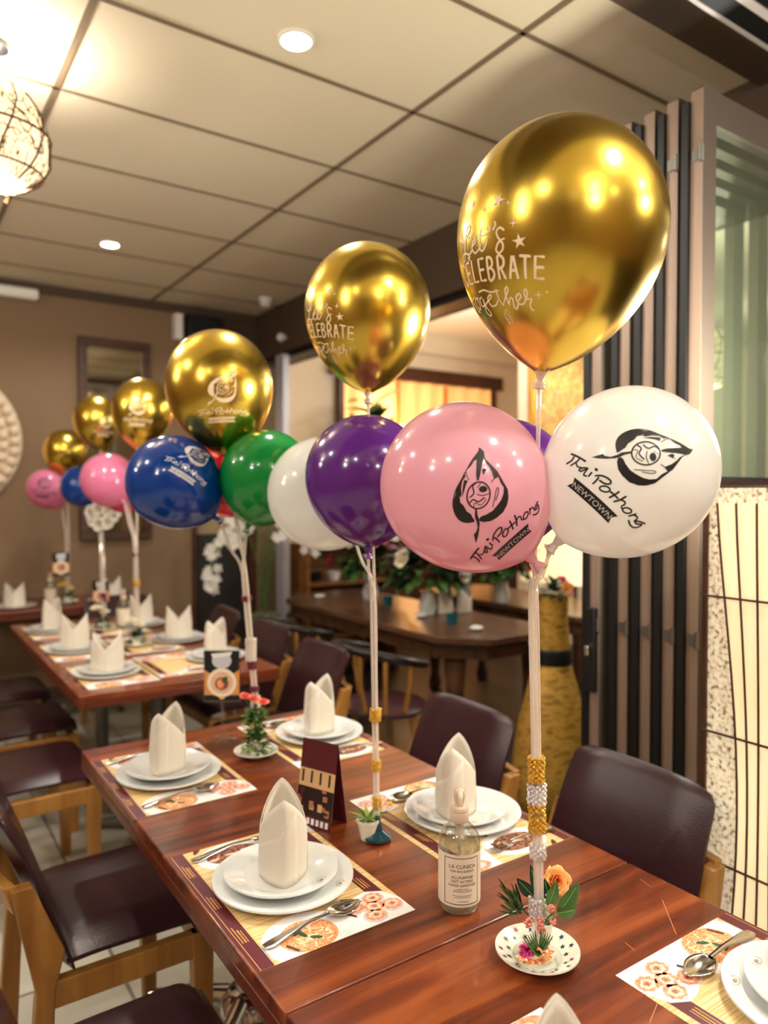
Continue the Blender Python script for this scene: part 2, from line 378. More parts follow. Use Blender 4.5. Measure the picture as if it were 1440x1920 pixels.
# projector screen case, speaker, sensor boxes
b=MB(); b.box((0,0,0),(1.3,.09,.075),WHITEP); tag(b.build('screen_case',loc=(.28,5.69,2.9),bevel=.02),'long white screen case mounted high on the back wall','screen case')
t=empty('wall_speaker',(2.05,5.7,2.72),0,'black speaker box in the corner under the ceiling','speaker')
b=MB(); b.box((.09,0,.1),(.27,.1,.2),BLACKP); b.build('cabinet',t,bevel=.006)
b=MB(); b.box((-.12,0,.09),(.06,.09,.2),WHITEP); b.build('side_bracket',t,bevel=.005)
b=MB(); b.lathe([(.001,-.07),(.035,-.06),(.05,-.03),(.055,0)],WHITEP); tag(b.build('ceiling_sensor',loc=(2.45,5.2,3.0)),'small white dome sensor on the ceiling corner','sensor')
b=MB(); b.ball((0,0,0),.035,WHITEP); b.box((.03,0,0),(.06,.03,.03),WHITEP); tag(b.build('security_camera',loc=(2.58,5.2,2.72)),'small white camera on the dark beam above the door post','camera')
# ------------------------------------------------------------------ tables
def pedestal(t,x,y,h,mat=GREYM,foot=.3):
    p=MB(); p.lathe([(.032,.06),(.032,h)],mat,(x,y,0),20); p.lathe([(1e-4,h-.001),(.1,h-.001),(.1,h-.012),(1e-4,h-.012)],mat,(x,y,0),20); p.build('column',t)
    q=MB(); q.lathe([(1e-4,.09),(.05,.085),(.075,.06),(.085,.03),(1e-4,.03)],mat,(x,y,0),24)
    for k in range(4):
        a=PI/4+k*PI/2; c,s=math.cos(a),math.sin(a)
        q.tube([(x+.05*c,y+.05*s,.06),(x+foot*.6*c,y+foot*.6*s,.045),(x+foot*c,y+foot*s,.022)],[.026,.022,.016],mat,10)
        q.lathe([(.02,0),(.022,.01),(.012,.022)],BLACKP,(x+foot*.97*c,y+foot*.97*s,0),12)
    q.build('foot',t)
def table(x0,x1,y0,y1,peds,lab,group=None,h=.76,mat=GREYM,name='dining_table'):
    t=empty(name,((x0+x1)/2,(y0+y1)/2,0),0,lab,'table',group)
    b=MB(); L=x1-x0; W=y1-y0
    b.box((0,0,h-.014),(L,W,.028),TABLEW); b.build('tabletop',t,bevel=.004)
    b=MB()
    for s in(-1,1): b.box((s*(L/2-.013),0,h-.04),(.026,W-.004,.025),TABLEE); b.box((0,s*(W/2-.015),h-.04),(L-.054,.026,.025),TABLEE)
    b.build('edge_rail',t,bevel=.002)
    for px,py in peds: pedestal(t,px,py,h-.03,mat)
    return t
table(.465,1.232,.9335,2.235,[(0,-.36),(0,.36)],'dark red wooden dining table set with four places and the sanitiser bottle',mat=CHROME)
tb=table(.465,1.232,-.37,.9305,[(0,.3),(0,-.36)],'nearest wooden dining table, scratched, along the bottom edge',mat=CHROME)
SCR=M('scratch',(205,130,84),.6); b=MB()
for P in ([(1380,1655),(1440,1690)],):pass
for a,c,wd in (((1242,1688),(1268,1752),.0012),((1200,1648),(1222,1664),.0008),((1172,1767),(1190,1782),.0009),((1233,1880),(1218,1918),.0011)):
    A=UZ(*a,.7603);B=UZ(*c,.7603)
    for q in ribbon2d([(A.x,A.y),(B.x,B.y)],wd): b.poly(q,.7603,SCR)
o=b.build('scratches',tb,smooth=False); o.matrix_parent_inverse=Matrix.Translation((-.8485,-.28025,0))
table(.585,1.40,2.84,4.6,[(0,-.5),(0,.5)],'second wooden dining table laid with six places')
table(-.35,1.55,5.12,5.72,[(-.55,0),(.55,0)],'farthest wooden table pushed against the back wall')
# ------------------------------------------------------------------ chairs
def rounded_sheet(b,path,w0,w1,th,mat,rc=.05,n=8,bow=0):
    "padded panel swept along path (x,z); width along y with rounded end corners"
    pts=[Vector((p[0],0,p[1])) for p in path]; k=len(pts)
    def wid(i):
        return (w0+(w1-w0)*i/(k-1))/2
    rows=[]
    # arc positions
    L=[0]
    for i in range(1,k): L.append(L[-1]+(pts[i]-pts[i-1]).length)
    tot=L[-1]
    for i,p in enumerate(pts):
        t=(pts[min(i+1,k-1)]-pts[max(i-1,0)]).normalized(); nn=Vector((-t.z,0,t.x))
        de=min(L[i],tot-L[i]); h=wid(i)
        if de<rc and (tot-L[i])<rc: h-=rc-math.sqrt(max(0,rc*rc-(rc-(tot-L[i]))**2))
        ring=[]
        m=8
        for j in range(m+1):
            u=-1+2*j/m; edge=max(0,abs(u)-.86)/.14
            tt=th/2*math.sqrt(max(.04,1-edge**2))*(1 if de>.012 else .62)
            ring.append(p+Vector((0,u*h,0))+nn*(tt)+Vector((bow*(1-u*u),0,0)))
        for j in range(m,-1,-1):
            u=-1+2*j/m; edge=max(0,abs(u)-.86)/.14
            tt=th/2*math.sqrt(max(.04,1-edge**2))*(1 if de>.012 else .62)
            ring.append(p+Vector((0,u*h,0))-nn*(tt)+Vector((bow*(1-u*u),0,0)))
        rows.append(ring)
    m2=len(rows[0]); vs=[v for r in rows for v in r]
    fs=[(i*m2+j,i*m2+(j+1)%m2,(i+1)*m2+(j+1)%m2,(i+1)*m2+j) for i in range(k-1) for j in range(m2)]
    fs+=[tuple(reversed(range(m2))),tuple((k-1)*m2+j for j in range(m2))]
    b.add(vs,fs,mat)
def make_chair():
    t=empty('dining_chair')
    b=MB(); rounded_sheet(b,smooth_pts([(-.13,0,.462),(-.05,0,.468),(.08,0,.468),(.17,0,.466),(.205,0,.45)],4) and [(p.x,p.z) for p in smooth_pts([(-.13,0,.462),(-.05,0,.468),(.08,0,.468),(.17,0,.466),(.205,0,.448)],4)],.45,.48,.05,LEATH,.03); b.build('seat',t)
    b=MB(); rounded_sheet(b,[(p.x,p.z) for p in smooth_pts([(-.115,0,.445),(-.14,0,.52),(-.175,0,.62),(-.215,0,.72),(-.262,0,.815)],5)],.46,.42,.04,LEATH,.05,bow=-.015); b.build('backrest',t)
    for s in(-1,1):
        b=MB(); y=s*.225
        vs=[(-.225,.0),(-.175,.0),(-.155,.42),(-.135,.50),(-.20,.66),(-.243,.66),(-.195,.42)]
        n=len(vs); V=[(x,y-.017,z) for x,z in vs]+[(x,y+.017,z) for x,z in vs]
        b.add(V,[tuple(range(n)),tuple(reversed(range(n,2*n)))]+[(i,(i+1)%n,n+(i+1)%n,n+i) for i in range(n)],OAK); b.build('leg',t,smooth=False,bevel=.004)
    for s in(-1,1):
        b=MB(); b.add([(x,s*.225+q,z) for q in(-.018,.018) for x,z in((.165,0),(.2,0),(.205,.435),(.15,.435))],[(0,1,2,3),(7,6,5,4),(0,4,5,1),(1,5,6,2),(2,6,7,3),(3,7,4,0)],OAK); b.build('leg',t,smooth=False,bevel=.004)
    for s in(-1,1):
        b=MB(); b.box((0,s*.225,.405),(.34,.03,.06),OAK); b.build('side_rail',t,smooth=False,bevel=.004)
    b=MB(); b.box((.18,0,.41),(.028,.42,.05),OAK); b.build('front_rail',t,smooth=False,bevel=.004)
    b=MB(); # curved top rail
    P=[(-.222-.03*(1-(u*u)),u*.225) for u in [i/6-1 for i in range(13)]]; n=len(P)
    V=[]
    for x,y in P: V+=[(x-.012,y,.60),(x+.012,y,.60),(x-.008,y,.665),(x-.034,y,.665)]
    fs=[]
    for i in range(n-1):
        a=i*4
        for j in range(4): fs.append((a+j,a+(j+1)%4,a+4+(j+1)%4,a+4+j))
    fs+=[(3,2,1,0),tuple((n-1)*4+j for j in range(4))]
    b.add(V,fs,OAK); b.build('top_rail',t,bevel=.003)
    return t
CH=make_chair(); used=False
def chair(x,y,rz,lab,group):
    global used
    c=CH if not used else copy_tree(CH); used=True
    c.location=(x,y,0); c.rotation_euler.z=rz; tag(c,lab,'chair',group); return c
G1='maroon chairs along the left side of the tables'; G2='maroon chairs along the right side of the tables'
chair(.455,1.95,0,'maroon leather chair at lower left with oak legs, glossy seat and back showing',G1)
chair(.325,1.27,0,'nearest left maroon chair, only its seat corner showing at the bottom edge',G1)
chair(.44,3.03,.03,'maroon chair behind the lower left one, its oak front leg and seat showing',G1)
chair(.50,3.68,.02,'third maroon chair on the left, beside the second table, seat edge highlighted',G1)
chair(.50,4.28,0,'farthest left maroon chair by the second table, mostly cut off',G1)
chair(1.33,1.17,PI-.02,'large maroon chair back at right, before the folded glass doors',G2)
chair(1.33,1.82,PI,'maroon chair back in the middle, behind the pointed napkin',G2)
chair(1.42,2.93,PI+.03,'maroon chair back behind the far right plate of the near table',G2)
chair(1.45,3.55,PI+.05,'maroon chair beside the right side of the second table',G2)
chair(1.46,4.2,PI-.05,'dark maroon chair at the far right of the second table',G2)
chair(1.3,4.86,-PI/2,'dark chair at the far table end, half hidden',G2)
# ------------------------------------------------------------------ placemats
BAM=M('bamboo_print',(222,190,128),.5,var=[(236,212,158),(204,166,104),(232,204,146)],vscale=(3,160,3),detail=1)
PW=M('printed_white',(236,232,230),.4); PW2=M('printed_grey',(200,200,206),.4)
CUR=M('curry_print',(214,104,40),.4,var=[(240,190,130),(206,90,34),(250,226,190)],vscale=(180,180,180)); DKF=M('dark_food',(52,34,30),.4,var=[(196,120,90),(40,26,24),(120,110,100)],vscale=(120,120,120))
SCL=M('scallop_orange',(238,120,74),.4,var=[(250,176,140)],vscale=(120,120,120)); SCP=M('scallop_pink',(250,206,190),.4); NOO=M('noodle_print',(248,222,180),.4)
GOLDT=M('gold_print',(226,170,84),.4); PLAQ=M('plaque_print',(78,44,32),.4); PGR=M('printed_green',(44,84,50),.4)
def placemat(parent=None):
    b=MB(); X=.305; Y=.43; z=.0004
    def pl(p,m,k,cl=True):
        if cl: p=clip(p,0,X,0,Y)
        b.poly(p,z+k*.00012,m)
    b.box((X/2,Y/2,.0002),(X,Y,.0004),BAM)
    pl([(0,0),(.030,0),(.030,Y),(0,Y)],MAROON,1); 
    for x in(.006,.0315): pl([(x,0),(x+.0012,0),(x+.0012,Y),(x,Y)],GOLDT,2)
    pl([(.262,.06),(.292,.06),(.292,Y),(.262,Y)],MAROON,1)
    for y0 in(.08,.20,.33):
        for q,(wx,ln) in enumerate(((.0015,.05),(.002,.042),(.0012,.036))):
            x=.011+q*.005
            y=y0
            while y<y0+ln:
                d=random.uniform(.002,.005); pl([(x,y),(x+wx*1.3,y),(x+wx*1.3,y+d),(x,y+d)],GOLDT,2); y+=d+.0012
            x2=.268+q*.006; pl([(x2,y0+.03),(x2+wx,y0+.03),(x2+wx,y0+.03+ln),(x2,y0+.03+ln)],GOLDT,2)
    # curry plate
    pl(circ(.112,.038,.082,.07,36),PW,2); pl(circ(.112,.04,.052,.044,30),CUR,3)
    random.seed(3)
    for k in range(26):
        a=random.uniform(0,6.28); r=random.uniform(0,.034); cx=.118+r*math.cos(a); cy=.036+r*.8*math.sin(a); an=random.uniform(0,3)
        pl(circ(cx,cy,.009,.0017,8,rot=an),NOO,4+(k%3))
    for cx,cy,an in((.098,.056,.5),(.104,.047,1.9),(.12,.028,2.6)): pl(circ(cx,cy,.011,.0045,10,rot=an),PGR,7)
    for cx,cy,an in((.073,.022,1.1),(.2,.05,1.0)): 
        for q in ribbon2d([(cx-.013*math.cos(an),cy+.013*math.sin(an)),(cx+.013*math.cos(an),cy-.013*math.sin(an))],.005,False): pl([tuple(v) for v in q],PLAQ,8)
    # scallops
    pl([(.175,0),(X,0),(X,.05),(.29,.085),(.262,.10),(.235,.095),(.2,.075),(.178,.03)],PW,3)
    for cx,cy in((.217,.066),(.262,.074),(.238,.026),(.282,.04),(.25,.05)):
        g=cx*900; irr=lambda p,am: [(cx+(x-cx)*(1+am*math.sin(i*2.4+g)),cy+(y-cy)*(1+am*math.cos(i*1.9+g))) for i,(x,y) in enumerate(p)]
        pl(irr(circ(cx-.002,cy-.002,.023,.020,22),.07),PW2,4); pl(irr(circ(cx,cy,.019,.016,26),.12),SCL,5); pl(irr(circ(cx,cy+.001,.0125,.0105,16),.14),SCP,6); pl(irr(circ(cx,cy,.008,.0065,12),.2),SCL,7); pl(irr(circ(cx+.001,cy,.0042,.0036,9),.25),DKF,8)
    # far dishes
    pl(circ(.12,.372,.078,.055,30),PW,2); pl(circ(.12,.375,.058,.034,20),DKF,3)
    for k in range(9): 
        a=.3+k*.1; pl(circ(.075+k*.012,.37+.012*math.sin(k*2.3),.012,.004,8,rot=k),(SCP,CUR,PLAQ)[k%3],4)
    pl([(.2,.36),(.25,.385),(X,.37),(X,Y),(.21,Y)],PW,2); pl(circ(.26,.41,.035,.02,16),SCL,3); pl(circ(.255,.41,.018,.01,12),PW2,4)
    for cx,cy in((.15,.31),(.06,.43)): pl(circ(cx,cy,.02,.006,10,rot=1),PLAQ,3)
    return b
# ------------------------------------------------------------------ plates, napkins, cutlery
def plate_mesh(r,h,logo=True):
    b=MB(); b.lathe([(1e-4,.004),(r*.62,.004),(r*.68,.006),(r*.95,h),(r,h+.001),(r*1.005,h-.002),(r*.98,h-.005),(r*.7,.001),(r*.6,0),(1e-4,0)],CERAM,n=56)
    return b
def napkin_mesh():
    b=MB(); n=36; a,bb=.061,.044
    def hh(t):
        cc=abs(math.cos(t))**1.3
        t=((t+PI/2)%PI)-PI/2   # peak at 0 and pi
        u=1-abs(t)/(PI/2); return .088+.072*(.8*cc+.2*u)
    for k,(sc,off) in enumerate(((1,0),(.93,0))):
        vs=[];R=10
        for i in range(n):
            t=2*PI*i/n; c,s=math.cos(t),math.sin(t)
            ex=1.3; x=a*math.copysign(abs(c)**ex,c)*sc; y=bb*math.copysign(abs(s)**ex,s)*sc
            H=hh(t)*(1 if k==0 else .97)
            for j in range(R+1):
                v=j/R; z=H*v; q=1+.04*math.sin(v*3)-.10*max(0,z-.086)/.08
                vs.append((x*q,y*q,z))
        fs=[(i*(R+1)+j,((i+1)%n)*(R+1)+j,((i+1)%n)*(R+1)+j+1,i*(R+1)+j+1) for i in range(n) for j in range(R)]
        b.add(vs,fs,CLOTH)
    # overlapping flap with a diagonal fold edge
    for s0 in(-.2,PI-.2):
        vs=[];R=8;m=14
        for i in range(m+1):
            t=s0-1.35+2.2*i/m; c,s=math.cos(t),math.sin(t); ex=1.3
            x=a*math.copysign(abs(c)**ex,c)*1.03; y=bb*math.copysign(abs(s)**ex,s)*1.03
            H=.055+.075*(i/m); H=min(H,hh(t)*.985)
            for j in range(R+1):
                v=j/R; z=H*v; q=1+.04*math.sin(v*3)-.10*max(0,z-.086)/.08
                vs.append((x*q,y*q,z))
        b.add(vs,[(i*(R+1)+j,(i+1)*(R+1)+j,(i+1)*(R+1)+j+1,i*(R+1)+j+1) for i in range(m) for j in range(R)],CLOTH)
    return b
def spoon_mesh(fork=False):
    b=MB(); L=.2
    # handle along +x from 0 to .135, bowl to .2
    st=[(0,.008,.002),(.012,.0115,.002),(.04,.0085,.006),(.09,.0050,.012),(.13,.0042,.010)]
    vs=[]
    for x,w_,z in st:
        for u,v in((-1,0),(-.6,1),(.6,1),(1,0),(.5,-.6),(-.5,-.6)): vs.append((x,u*w_,z+v*.0014))
    fs=[(i*6+j,i*6+(j+1)%6,(i+1)*6+(j+1)%6,(i+1)*6+j) for i in range(len(st)-1) for j in range(6)]+[(5,4,3,2,1,0)]
    b.add(vs,fs,STEEL)
    h=b; b2=MB()
    if not fork:
        nu,nv=14,8; vs=[]
        for i in range(nu+1):
            x=i/nu; wd=.021*math.sin(PI*min(.985,x+.04))**.62*(1-.12*x)+.002
            for j in range(nv+1):
                u=-1+2*j/nv; vs.append((.128+x*.07,u*wd,.0105-.0085*(1-u*u)*math.sin(PI*min(1,x*.96+.04))-.002*x))
        b2.add(vs,[(i*(nv+1)+j,(i+1)*(nv+1)+j,(i+1)*(nv+1)+j+1,i*(nv+1)+j+1) for i in range(nu) for j in range(nv)],STEEL)
    else:
        for i in range(4):
            y=-.0095+i*.0063; b2.tube([(.135,y*.4,.009),(.15,y,.006),(.175,y,.003),(.198,y,.006)],[.0016,.0018,.0016,.0008],STEEL,6)
        b2.box((.142,0,.0075),(.014,.02,.002),STEEL)
    return h,b2
pm=placemat().build('placemat',smooth=False)
def make_plate(name,r,h,dec):
    t=empty(name); plate_mesh(r,h).build('dish',t)
    b=MB(); G=M('plate_emblem',(150,140,118),.4,.3)
    a=-1.0; c=(r*.86*math.cos(a),r*.86*math.sin(a)); z=h*.78+.0018
    for q in ribbon2d(circ(c[0],c[1],.011,.007,18,rot=.5)+[circ(c[0],c[1],.011,.007,18,rot=.5)[0]],.0012,False): b.poly(q,z,G)
    b.poly(circ(c[0],c[1],.004,.003,10),z,G); b.build('emblem',kids(t)[0],smooth=False); return t
big=make_plate('dinner_plate',.133,.016,1); small=make_plate('side_plate',.108,.016,1)
nap=empty('napkin'); napkin_mesh().build('folded_cloth',nap,solid=.0012)
sp=empty('spoon'); a,c=spoon_mesh(); a.build('handle',sp); c.build('bowl',sp,solid=.0012)
fk=empty('fork'); a,c=spoon_mesh(True); a.build('handle',fk); c.build('tines',fk)
protos={'placemat':[pm,0],'dinner_plate':[big,0],'side_plate':[small,0],'napkin':[nap,0],'spoon':[sp,0],'fork':[fk,0]}
def inst(kind,loc,rz,lab,cat,group):
    p=protos[kind]; o=p[0] if not p[1] else copy_tree(p[0]); p[1]=1
    o.location=loc; o.rotation_euler=(0,0,rz); tag(o,lab,cat,group); return o
T=.7602
def setting(where,cx,cy,side,tg,napr=.0,sm=(0,0),cut=True,plates=True,fkk=True,napoff=(0,0)):
    "side=+1: diner on the left (x small) edge"
    if side>0: inst('placemat',(cx-.152,cy-.215,T),0,f'printed food placemat under {where}','placemat',f'printed placemats on {tg}')
    else: inst('placemat',(1.227,cy+.215,T),PI,f'printed food placemat under {where}','placemat',f'printed placemats on {tg}')
    if plates:
        inst('dinner_plate',(cx,cy,T+.0022),random.uniform(-.3,.3)+(PI if side<0 else 0),f'large white dinner plate of {where}','plate',f'large plates on {tg}')
        inst('side_plate',(cx+sm[0],cy+sm[1],T+.0142),random.uniform(-.3,.3)+(PI if side<0 else 0),f'smaller white plate stacked on top at {where}','plate',f'small plates on {tg}')
    inst('napkin',(cx+sm[0]+napoff[0],cy+sm[1]+napoff[1],T+.0186 if plates else T+.0022),napr,f'peaked cream cloth napkin standing at {where}','napkin',f'folded napkins on {tg}')
    if cut:
        if side>0: inst('spoon',(cx-.118,cy-.168,T+.002),.10,f'steel spoon lying at {where}','spoon',f'spoons on {tg}')
        else: inst('spoon',(cx+.09,cy+.155,T+.002),PI+.05,f'steel spoon lying at {where}','spoon',f'spoons on {tg}')
        if fkk:
            if side>0: inst('fork',(cx-.118,cy+.172,T+.002),.03,f'steel fork lying at {where}','fork',f'forks on {tg}')
            else: inst('fork',(cx+.118,cy-.165,T+.002),PI+.05,f'steel fork lying at {where}','fork',f'forks on {tg}')
N='the near table'; S='the second table'; Ft='the far table'
setting('the near left place, left of the sanitiser bottle',.622,1.252,1,N,1.15,(-.002,.006),napoff=(.005,.0))
setting('the far left place of the near table',.615,1.905,1,N,.85,(0,.01))
setting('the right place behind the sanitiser bottle',1.095,1.285,-1,N,.75,(-.01,.0),napoff=(-.01,.0))
setting('the far right place of the near table',1.10,1.965,-1,N,.6,(0,0))
setting('the place cut off by the right edge',1.108,.505,-1,N,.9,(0.012,0.0),fkk=False)
setting('the place cut off by the bottom edge',.622,.52,1,N,.9,(.0,.0),cut=False,napoff=(-.037,.0))
setting('the nearest left place of the second table',.757,3.13,1,S,-.4,cut=False)
setting('the middle left place of the second table',.745,3.69,1,S,-.35,cut=False)
setting('the farthest left place of the second table',.75,4.28,1,S,.75,cut=False)
setting('the second table place behind the dish sign',1.235,3.16,-1,S,.6,cut=False)
setting('the middle right place of the second table',1.235,3.66,-1,S,-.35,cut=False)
setting('the farthest right place of the second table',1.2,4.2,-1,S,-.45,cut=False)
def setting3(where,cx,cy):
    inst('dinner_plate',(cx,cy,T),0,f'large white dinner plate at {where}','plate','large plates on the far table')
    inst('napkin',(cx,cy,T+.006),-.4,f'peaked cream cloth napkin standing at {where}','napkin','folded napkins on the far table')
setting3('the left end of the far table',.71,5.34); setting3('the right end of the far table',1.33,5.36)
# ------------------------------------------------------------------ balloons
def profile(R,Lk,gold):
    P=[]; n=26; top=1.05 if gold else 1.0
    for i in range(n+1):
        a=PI/2*(1-i/n); P.append((max(R*math.cos(a),1e-5),R*top*math.sin(a)))
    m=26; L=R*Lk; ex=1.95 if gold else 2.0; ey=.70 if gold else .60
    for i in range(1,m+1):
        u=i/m; r=R*(1-u**ex)**ey; 
        if r<R*.07: r=R*.07
        P.append((r,-L*u))
    return P  # centre at 0
LOGO=dict(fill=[
 [(615,350),(608,300),(615,240),(650,185),(720,145),(810,130),(875,150),(850,190),(800,200),(770,235),(720,265),(690,310),(655,330),(640,345)],
 [(870,150),(920,150),(1000,185),(1080,210),(1040,225),(1000,200),(930,195),(880,205),(850,200)],
 [(850,215),(930,210),(1010,215),(1000,250),(960,235),(900,225)],
 [(1090,220),(1210,275),(1285,320),(1322,322),(1290,360),(1230,372),(1180,365),(1080,358),(1010,350),(1005,335),(1060,320),(1130,315),(1205,310),(1190,285),(1150,270),(1110,240)],
 [(625,400),(615,440),(625,510),(660,570),(720,630),(800,660),(870,662),(950,640),(1010,590),(1070,545),(1065,530),(1010,555),(960,600),(900,605),(840,590),(780,555),(730,520),(690,460),(670,410),(650,395)],
 [(1070,545),(1030,495),(1060,480),(1100,465),(1150,430),(1180,400),(1240,375),(1200,400),(1150,460),(1100,520)],
 [(1060,385),(1110,368),(1130,388),(1115,405),(1150,420),(1118,414),(1080,396)],
 [(385,368),(490,348),(510,370),(560,385),(620,370),(660,350),(740,345),(745,362),(680,375),(640,395),(600,402),(520,400),(450,390)],
 circ(930,400,30,40,14)],
 stroke=[(circ(870,365,125,108,34)+[circ(870,365,125,108,34)[0]],14),
 ([(610,300),(615,240),(650,185),(720,145),(810,130),(920,150),(1000,185),(1120,235),(1210,275),(1285,318),(1322,322)],9),
 ([(1322,322),(1285,365),(1240,375),(1200,400),(1150,460),(1100,520)],9),
 ([(800,290),(830,320),(810,370),(850,420)],13),([(850,285),(890,320),(950,300),(985,330)],12),([(880,350),(870,400),(890,460)],8),
 ([(760,330),(800,340),(780,400),(840,440)],7),([(940,345),(980,370)],7),([(765,515),(860,523),(940,528),(950,545),(900,550),(830,535)],8),
 ([(1010,260),(1050,235),(1080,225)],6),([(1000,470),(1040,495),(1065,500)],8)],
 text=[([(175,280),(250,335),(322,395)],16),([(205,320),(175,355),(118,370)],16),([(265,350),(240,378),(165,405)],15),([(225,392),(236,430),(262,448),(300,462)],12),
 ([(345,472),(300,460),(256,468),(268,490),(320,480),(345,476)],13),([(340,478),(312,510),(300,535),(330,548)],13),([(380,520),(350,552)],15),([(422,490),(430,500)],22),
 ([(445,575),(420,605),(390,630)],15),([(415,555),(480,560),(545,600),(556,638),(505,640),(455,605)],14),(circ(500,690,50,28,18,rot=.25)+[circ(500,690,50,28,18,rot=.25)[0]],13),
 ([(630,720),(590,750),(545,775)],15),([(555,720),(590,750),(622,785)],14),([(695,765),(640,800),(588,815)],15),([(640,795),(682,812),(690,840),(660,862),(668,890)],13),
 (circ(715,905,44,27,18,rot=.3)+[circ(715,905,44,27,18,rot=.3)[0]],13),([(800,938),(770,950),(740,962)],14),([(772,948),(812,962),(822,985),(798,1012)],13),
 ([(908,1040),(850,1018),(806,1016),(828,1045),(880,1050),(850,1082),(800,1086),(762,1052),(744,1010)],14)],
 banner=[(200,540),(635,970),(570,985),(550,1055),(105,610),(180,600)])
def subdiv(tris,mx=45):
    out=[]; st=list(tris)
    while st:
        t,s_=st.pop(); e=[(math.dist(t[i],t[(i+1)%3]),i) for i in range(3)]; L,i=max(e)
        if L<=mx: out.append((t,s_)); continue
        a,b_,c=t[i],t[(i+1)%3],t[(i+2)%3]; m=((a[0]+b_[0])/2,(a[1]+b_[1])/2); st.append(([a,m,c],s_)); st.append(([m,b_,c],s_))
    return out
def leaf_print(detail=True):
    "triangles (material slot 0 ink, 1 knockout, 2 banner letters) in design units: x right, y up, centred on leaf circle"
    out=[]
    def fl(p,s): 
        V=[Vector((a[0]-740,-(a[1]-590),0)) for a in p]
        for t in tessellate_polygon([V]): out.append(([tuple(V[i].xy) for i in t],s))
    for p in LOGO['fill']: fl(p,0)
    for st,w_ in LOGO['stroke']+[(a,b*1.3) for a,b in LOGO['text']]:
        for q in ribbon2d([tuple(v.xy) for v in smooth_pts([(a[0],a[1],0) for a in st],3)] if len(st)<12 else st,w_): fl([tuple(v) for v in q],0)
    fl(LOGO['banner'],0)
    ang=math.atan2(-(970-540),(635-200)); c=(368,-(0)+0)
    cx,cy=(370-740),-(800-590)
    for t in text_tris('NEWTOWN'):
        out.append(([(cx+(x*math.cos(ang)*98-y*math.sin(ang)*88),cy+(x*math.sin(ang)*98+y*math.cos(ang)*88)) for x,y in t],1))
    return out
def S_(*p): return list(p)
CEL=dict(stroke=[
 # CELEBRATE, block letters, width ~16
 *[([(x0+a*100,760+1*(b_*250)) for a,b_ in pts],32) for x0,pts in (
  (-230,[(1,.14),(.75,.0),(.4,.0),(.08,.25),(.02,.55),(.15,.9),(.45,1),(.8,.97),(1,.85)]),
  (-80,[(.95,0.02),(.1,0.02),(.05,1),(.95,1)]),(-80,[(.1,.5),(.85,.5)]),
  (80,[(.1,0),(.05,1),(.9,1)]),
  (230,[(.95,0),(.1,0),(.05,1),(.95,1)]),(230,[(.1,.5),(.85,.5)]),
  (385,[(.1,0),(.05,1),(.6,1),(1,.8),(.85,.58),(.5,.48),(.8,.36),(.85,.15),(.55,0),(.1,0)]),(385,[(.1,.48),(.5,.48)]),
  (545,[(.1,1),(.1,0),(.6,0),(.92,.16),(.85,.4),(.5,.52),(.15,.52)]),(545,[(.45,.52),(.95,1)]),
  (705,[(0,1),(.42,.02),(.58,.02),(1,1)]),(705,[(.2,.66),(.8,.66)]),
  (850,[(0,0.02),(1.1,0.05)]),(850,[(.55,.05),(.5,1)]),
  (1010,[(1.05,0.05),(.12,.04),(.02,1),(1.0,1)]),(1010,[(.08,.52),(.98,.5)]))],
 ],script=[
 # Let's
 ([(20,360),(40,480),(110,500),(190,420),(200,360),(160,350),(120,500),(90,640),(60,720),(20,730),(30,670),(90,640),(170,680),(230,640)],17),
 ([(235,600),(290,560),(290,530),(250,550),(230,620),(270,685),(330,650),(360,600)],16),
 ([(270,510),(320,490),(400,510),(470,470),(470,430),(430,440)],13),([(370,430),(345,560),(350,660),(390,670),(430,600),(440,560)],18),
 ([(525,380),(545,410),(510,465)],17),([(650,480),(600,450),(555,490),(580,560),(640,630),(630,700),(575,725),(545,680),(590,600),(655,575)],18),
 # together
 ([(-70,1150),(-30,1220),(0,1330),(40,1370),(70,1300)],15),([(-90,1200),(10,1180),(60,1170)],12),
 ([(110,1190),(60,1210),(50,1290),(90,1340),(130,1290),(120,1210),(150,1200)],15),
 ([(220,1200),(170,1230),(180,1310),(230,1300),(240,1220),(250,1320),(290,1420),(260,1450),(210,1390),(250,1310),(330,1250)],15),
 ([(330,1260),(390,1210),(370,1190),(320,1240),(350,1330),(420,1320),(460,1270)],15),
 ([(210,1130),(300,1120),(400,1160),(500,1150)],16),([(470,1140),(480,1250),(520,1330),(570,1260)],18),
 ([(570,1260),(640,1160),(640,1110),(600,1150),(605,1270),(620,1330),(650,1250),(690,1250),(690,1350),(720,1385),(760,1300)],17),
 ([(750,1290),(810,1230),(790,1190),(740,1240),(770,1320),(840,1310),(870,1250)],17),
 ([(870,1250),(860,1160),(890,1140),(900,1200),(880,1260),(950,1250),(920,1320),(930,1380),(960,1390)],17)],
 stars=[(550,150,85,5,.3),(840,610,85,5,-.2),(50,715,50,5,.1),(120,110,50,5,.4)],
 sparks=[(355,225,45),(680,190,38),(765,415,55),(65,485,45),(1040,1200,55),(1145,1160,28)])
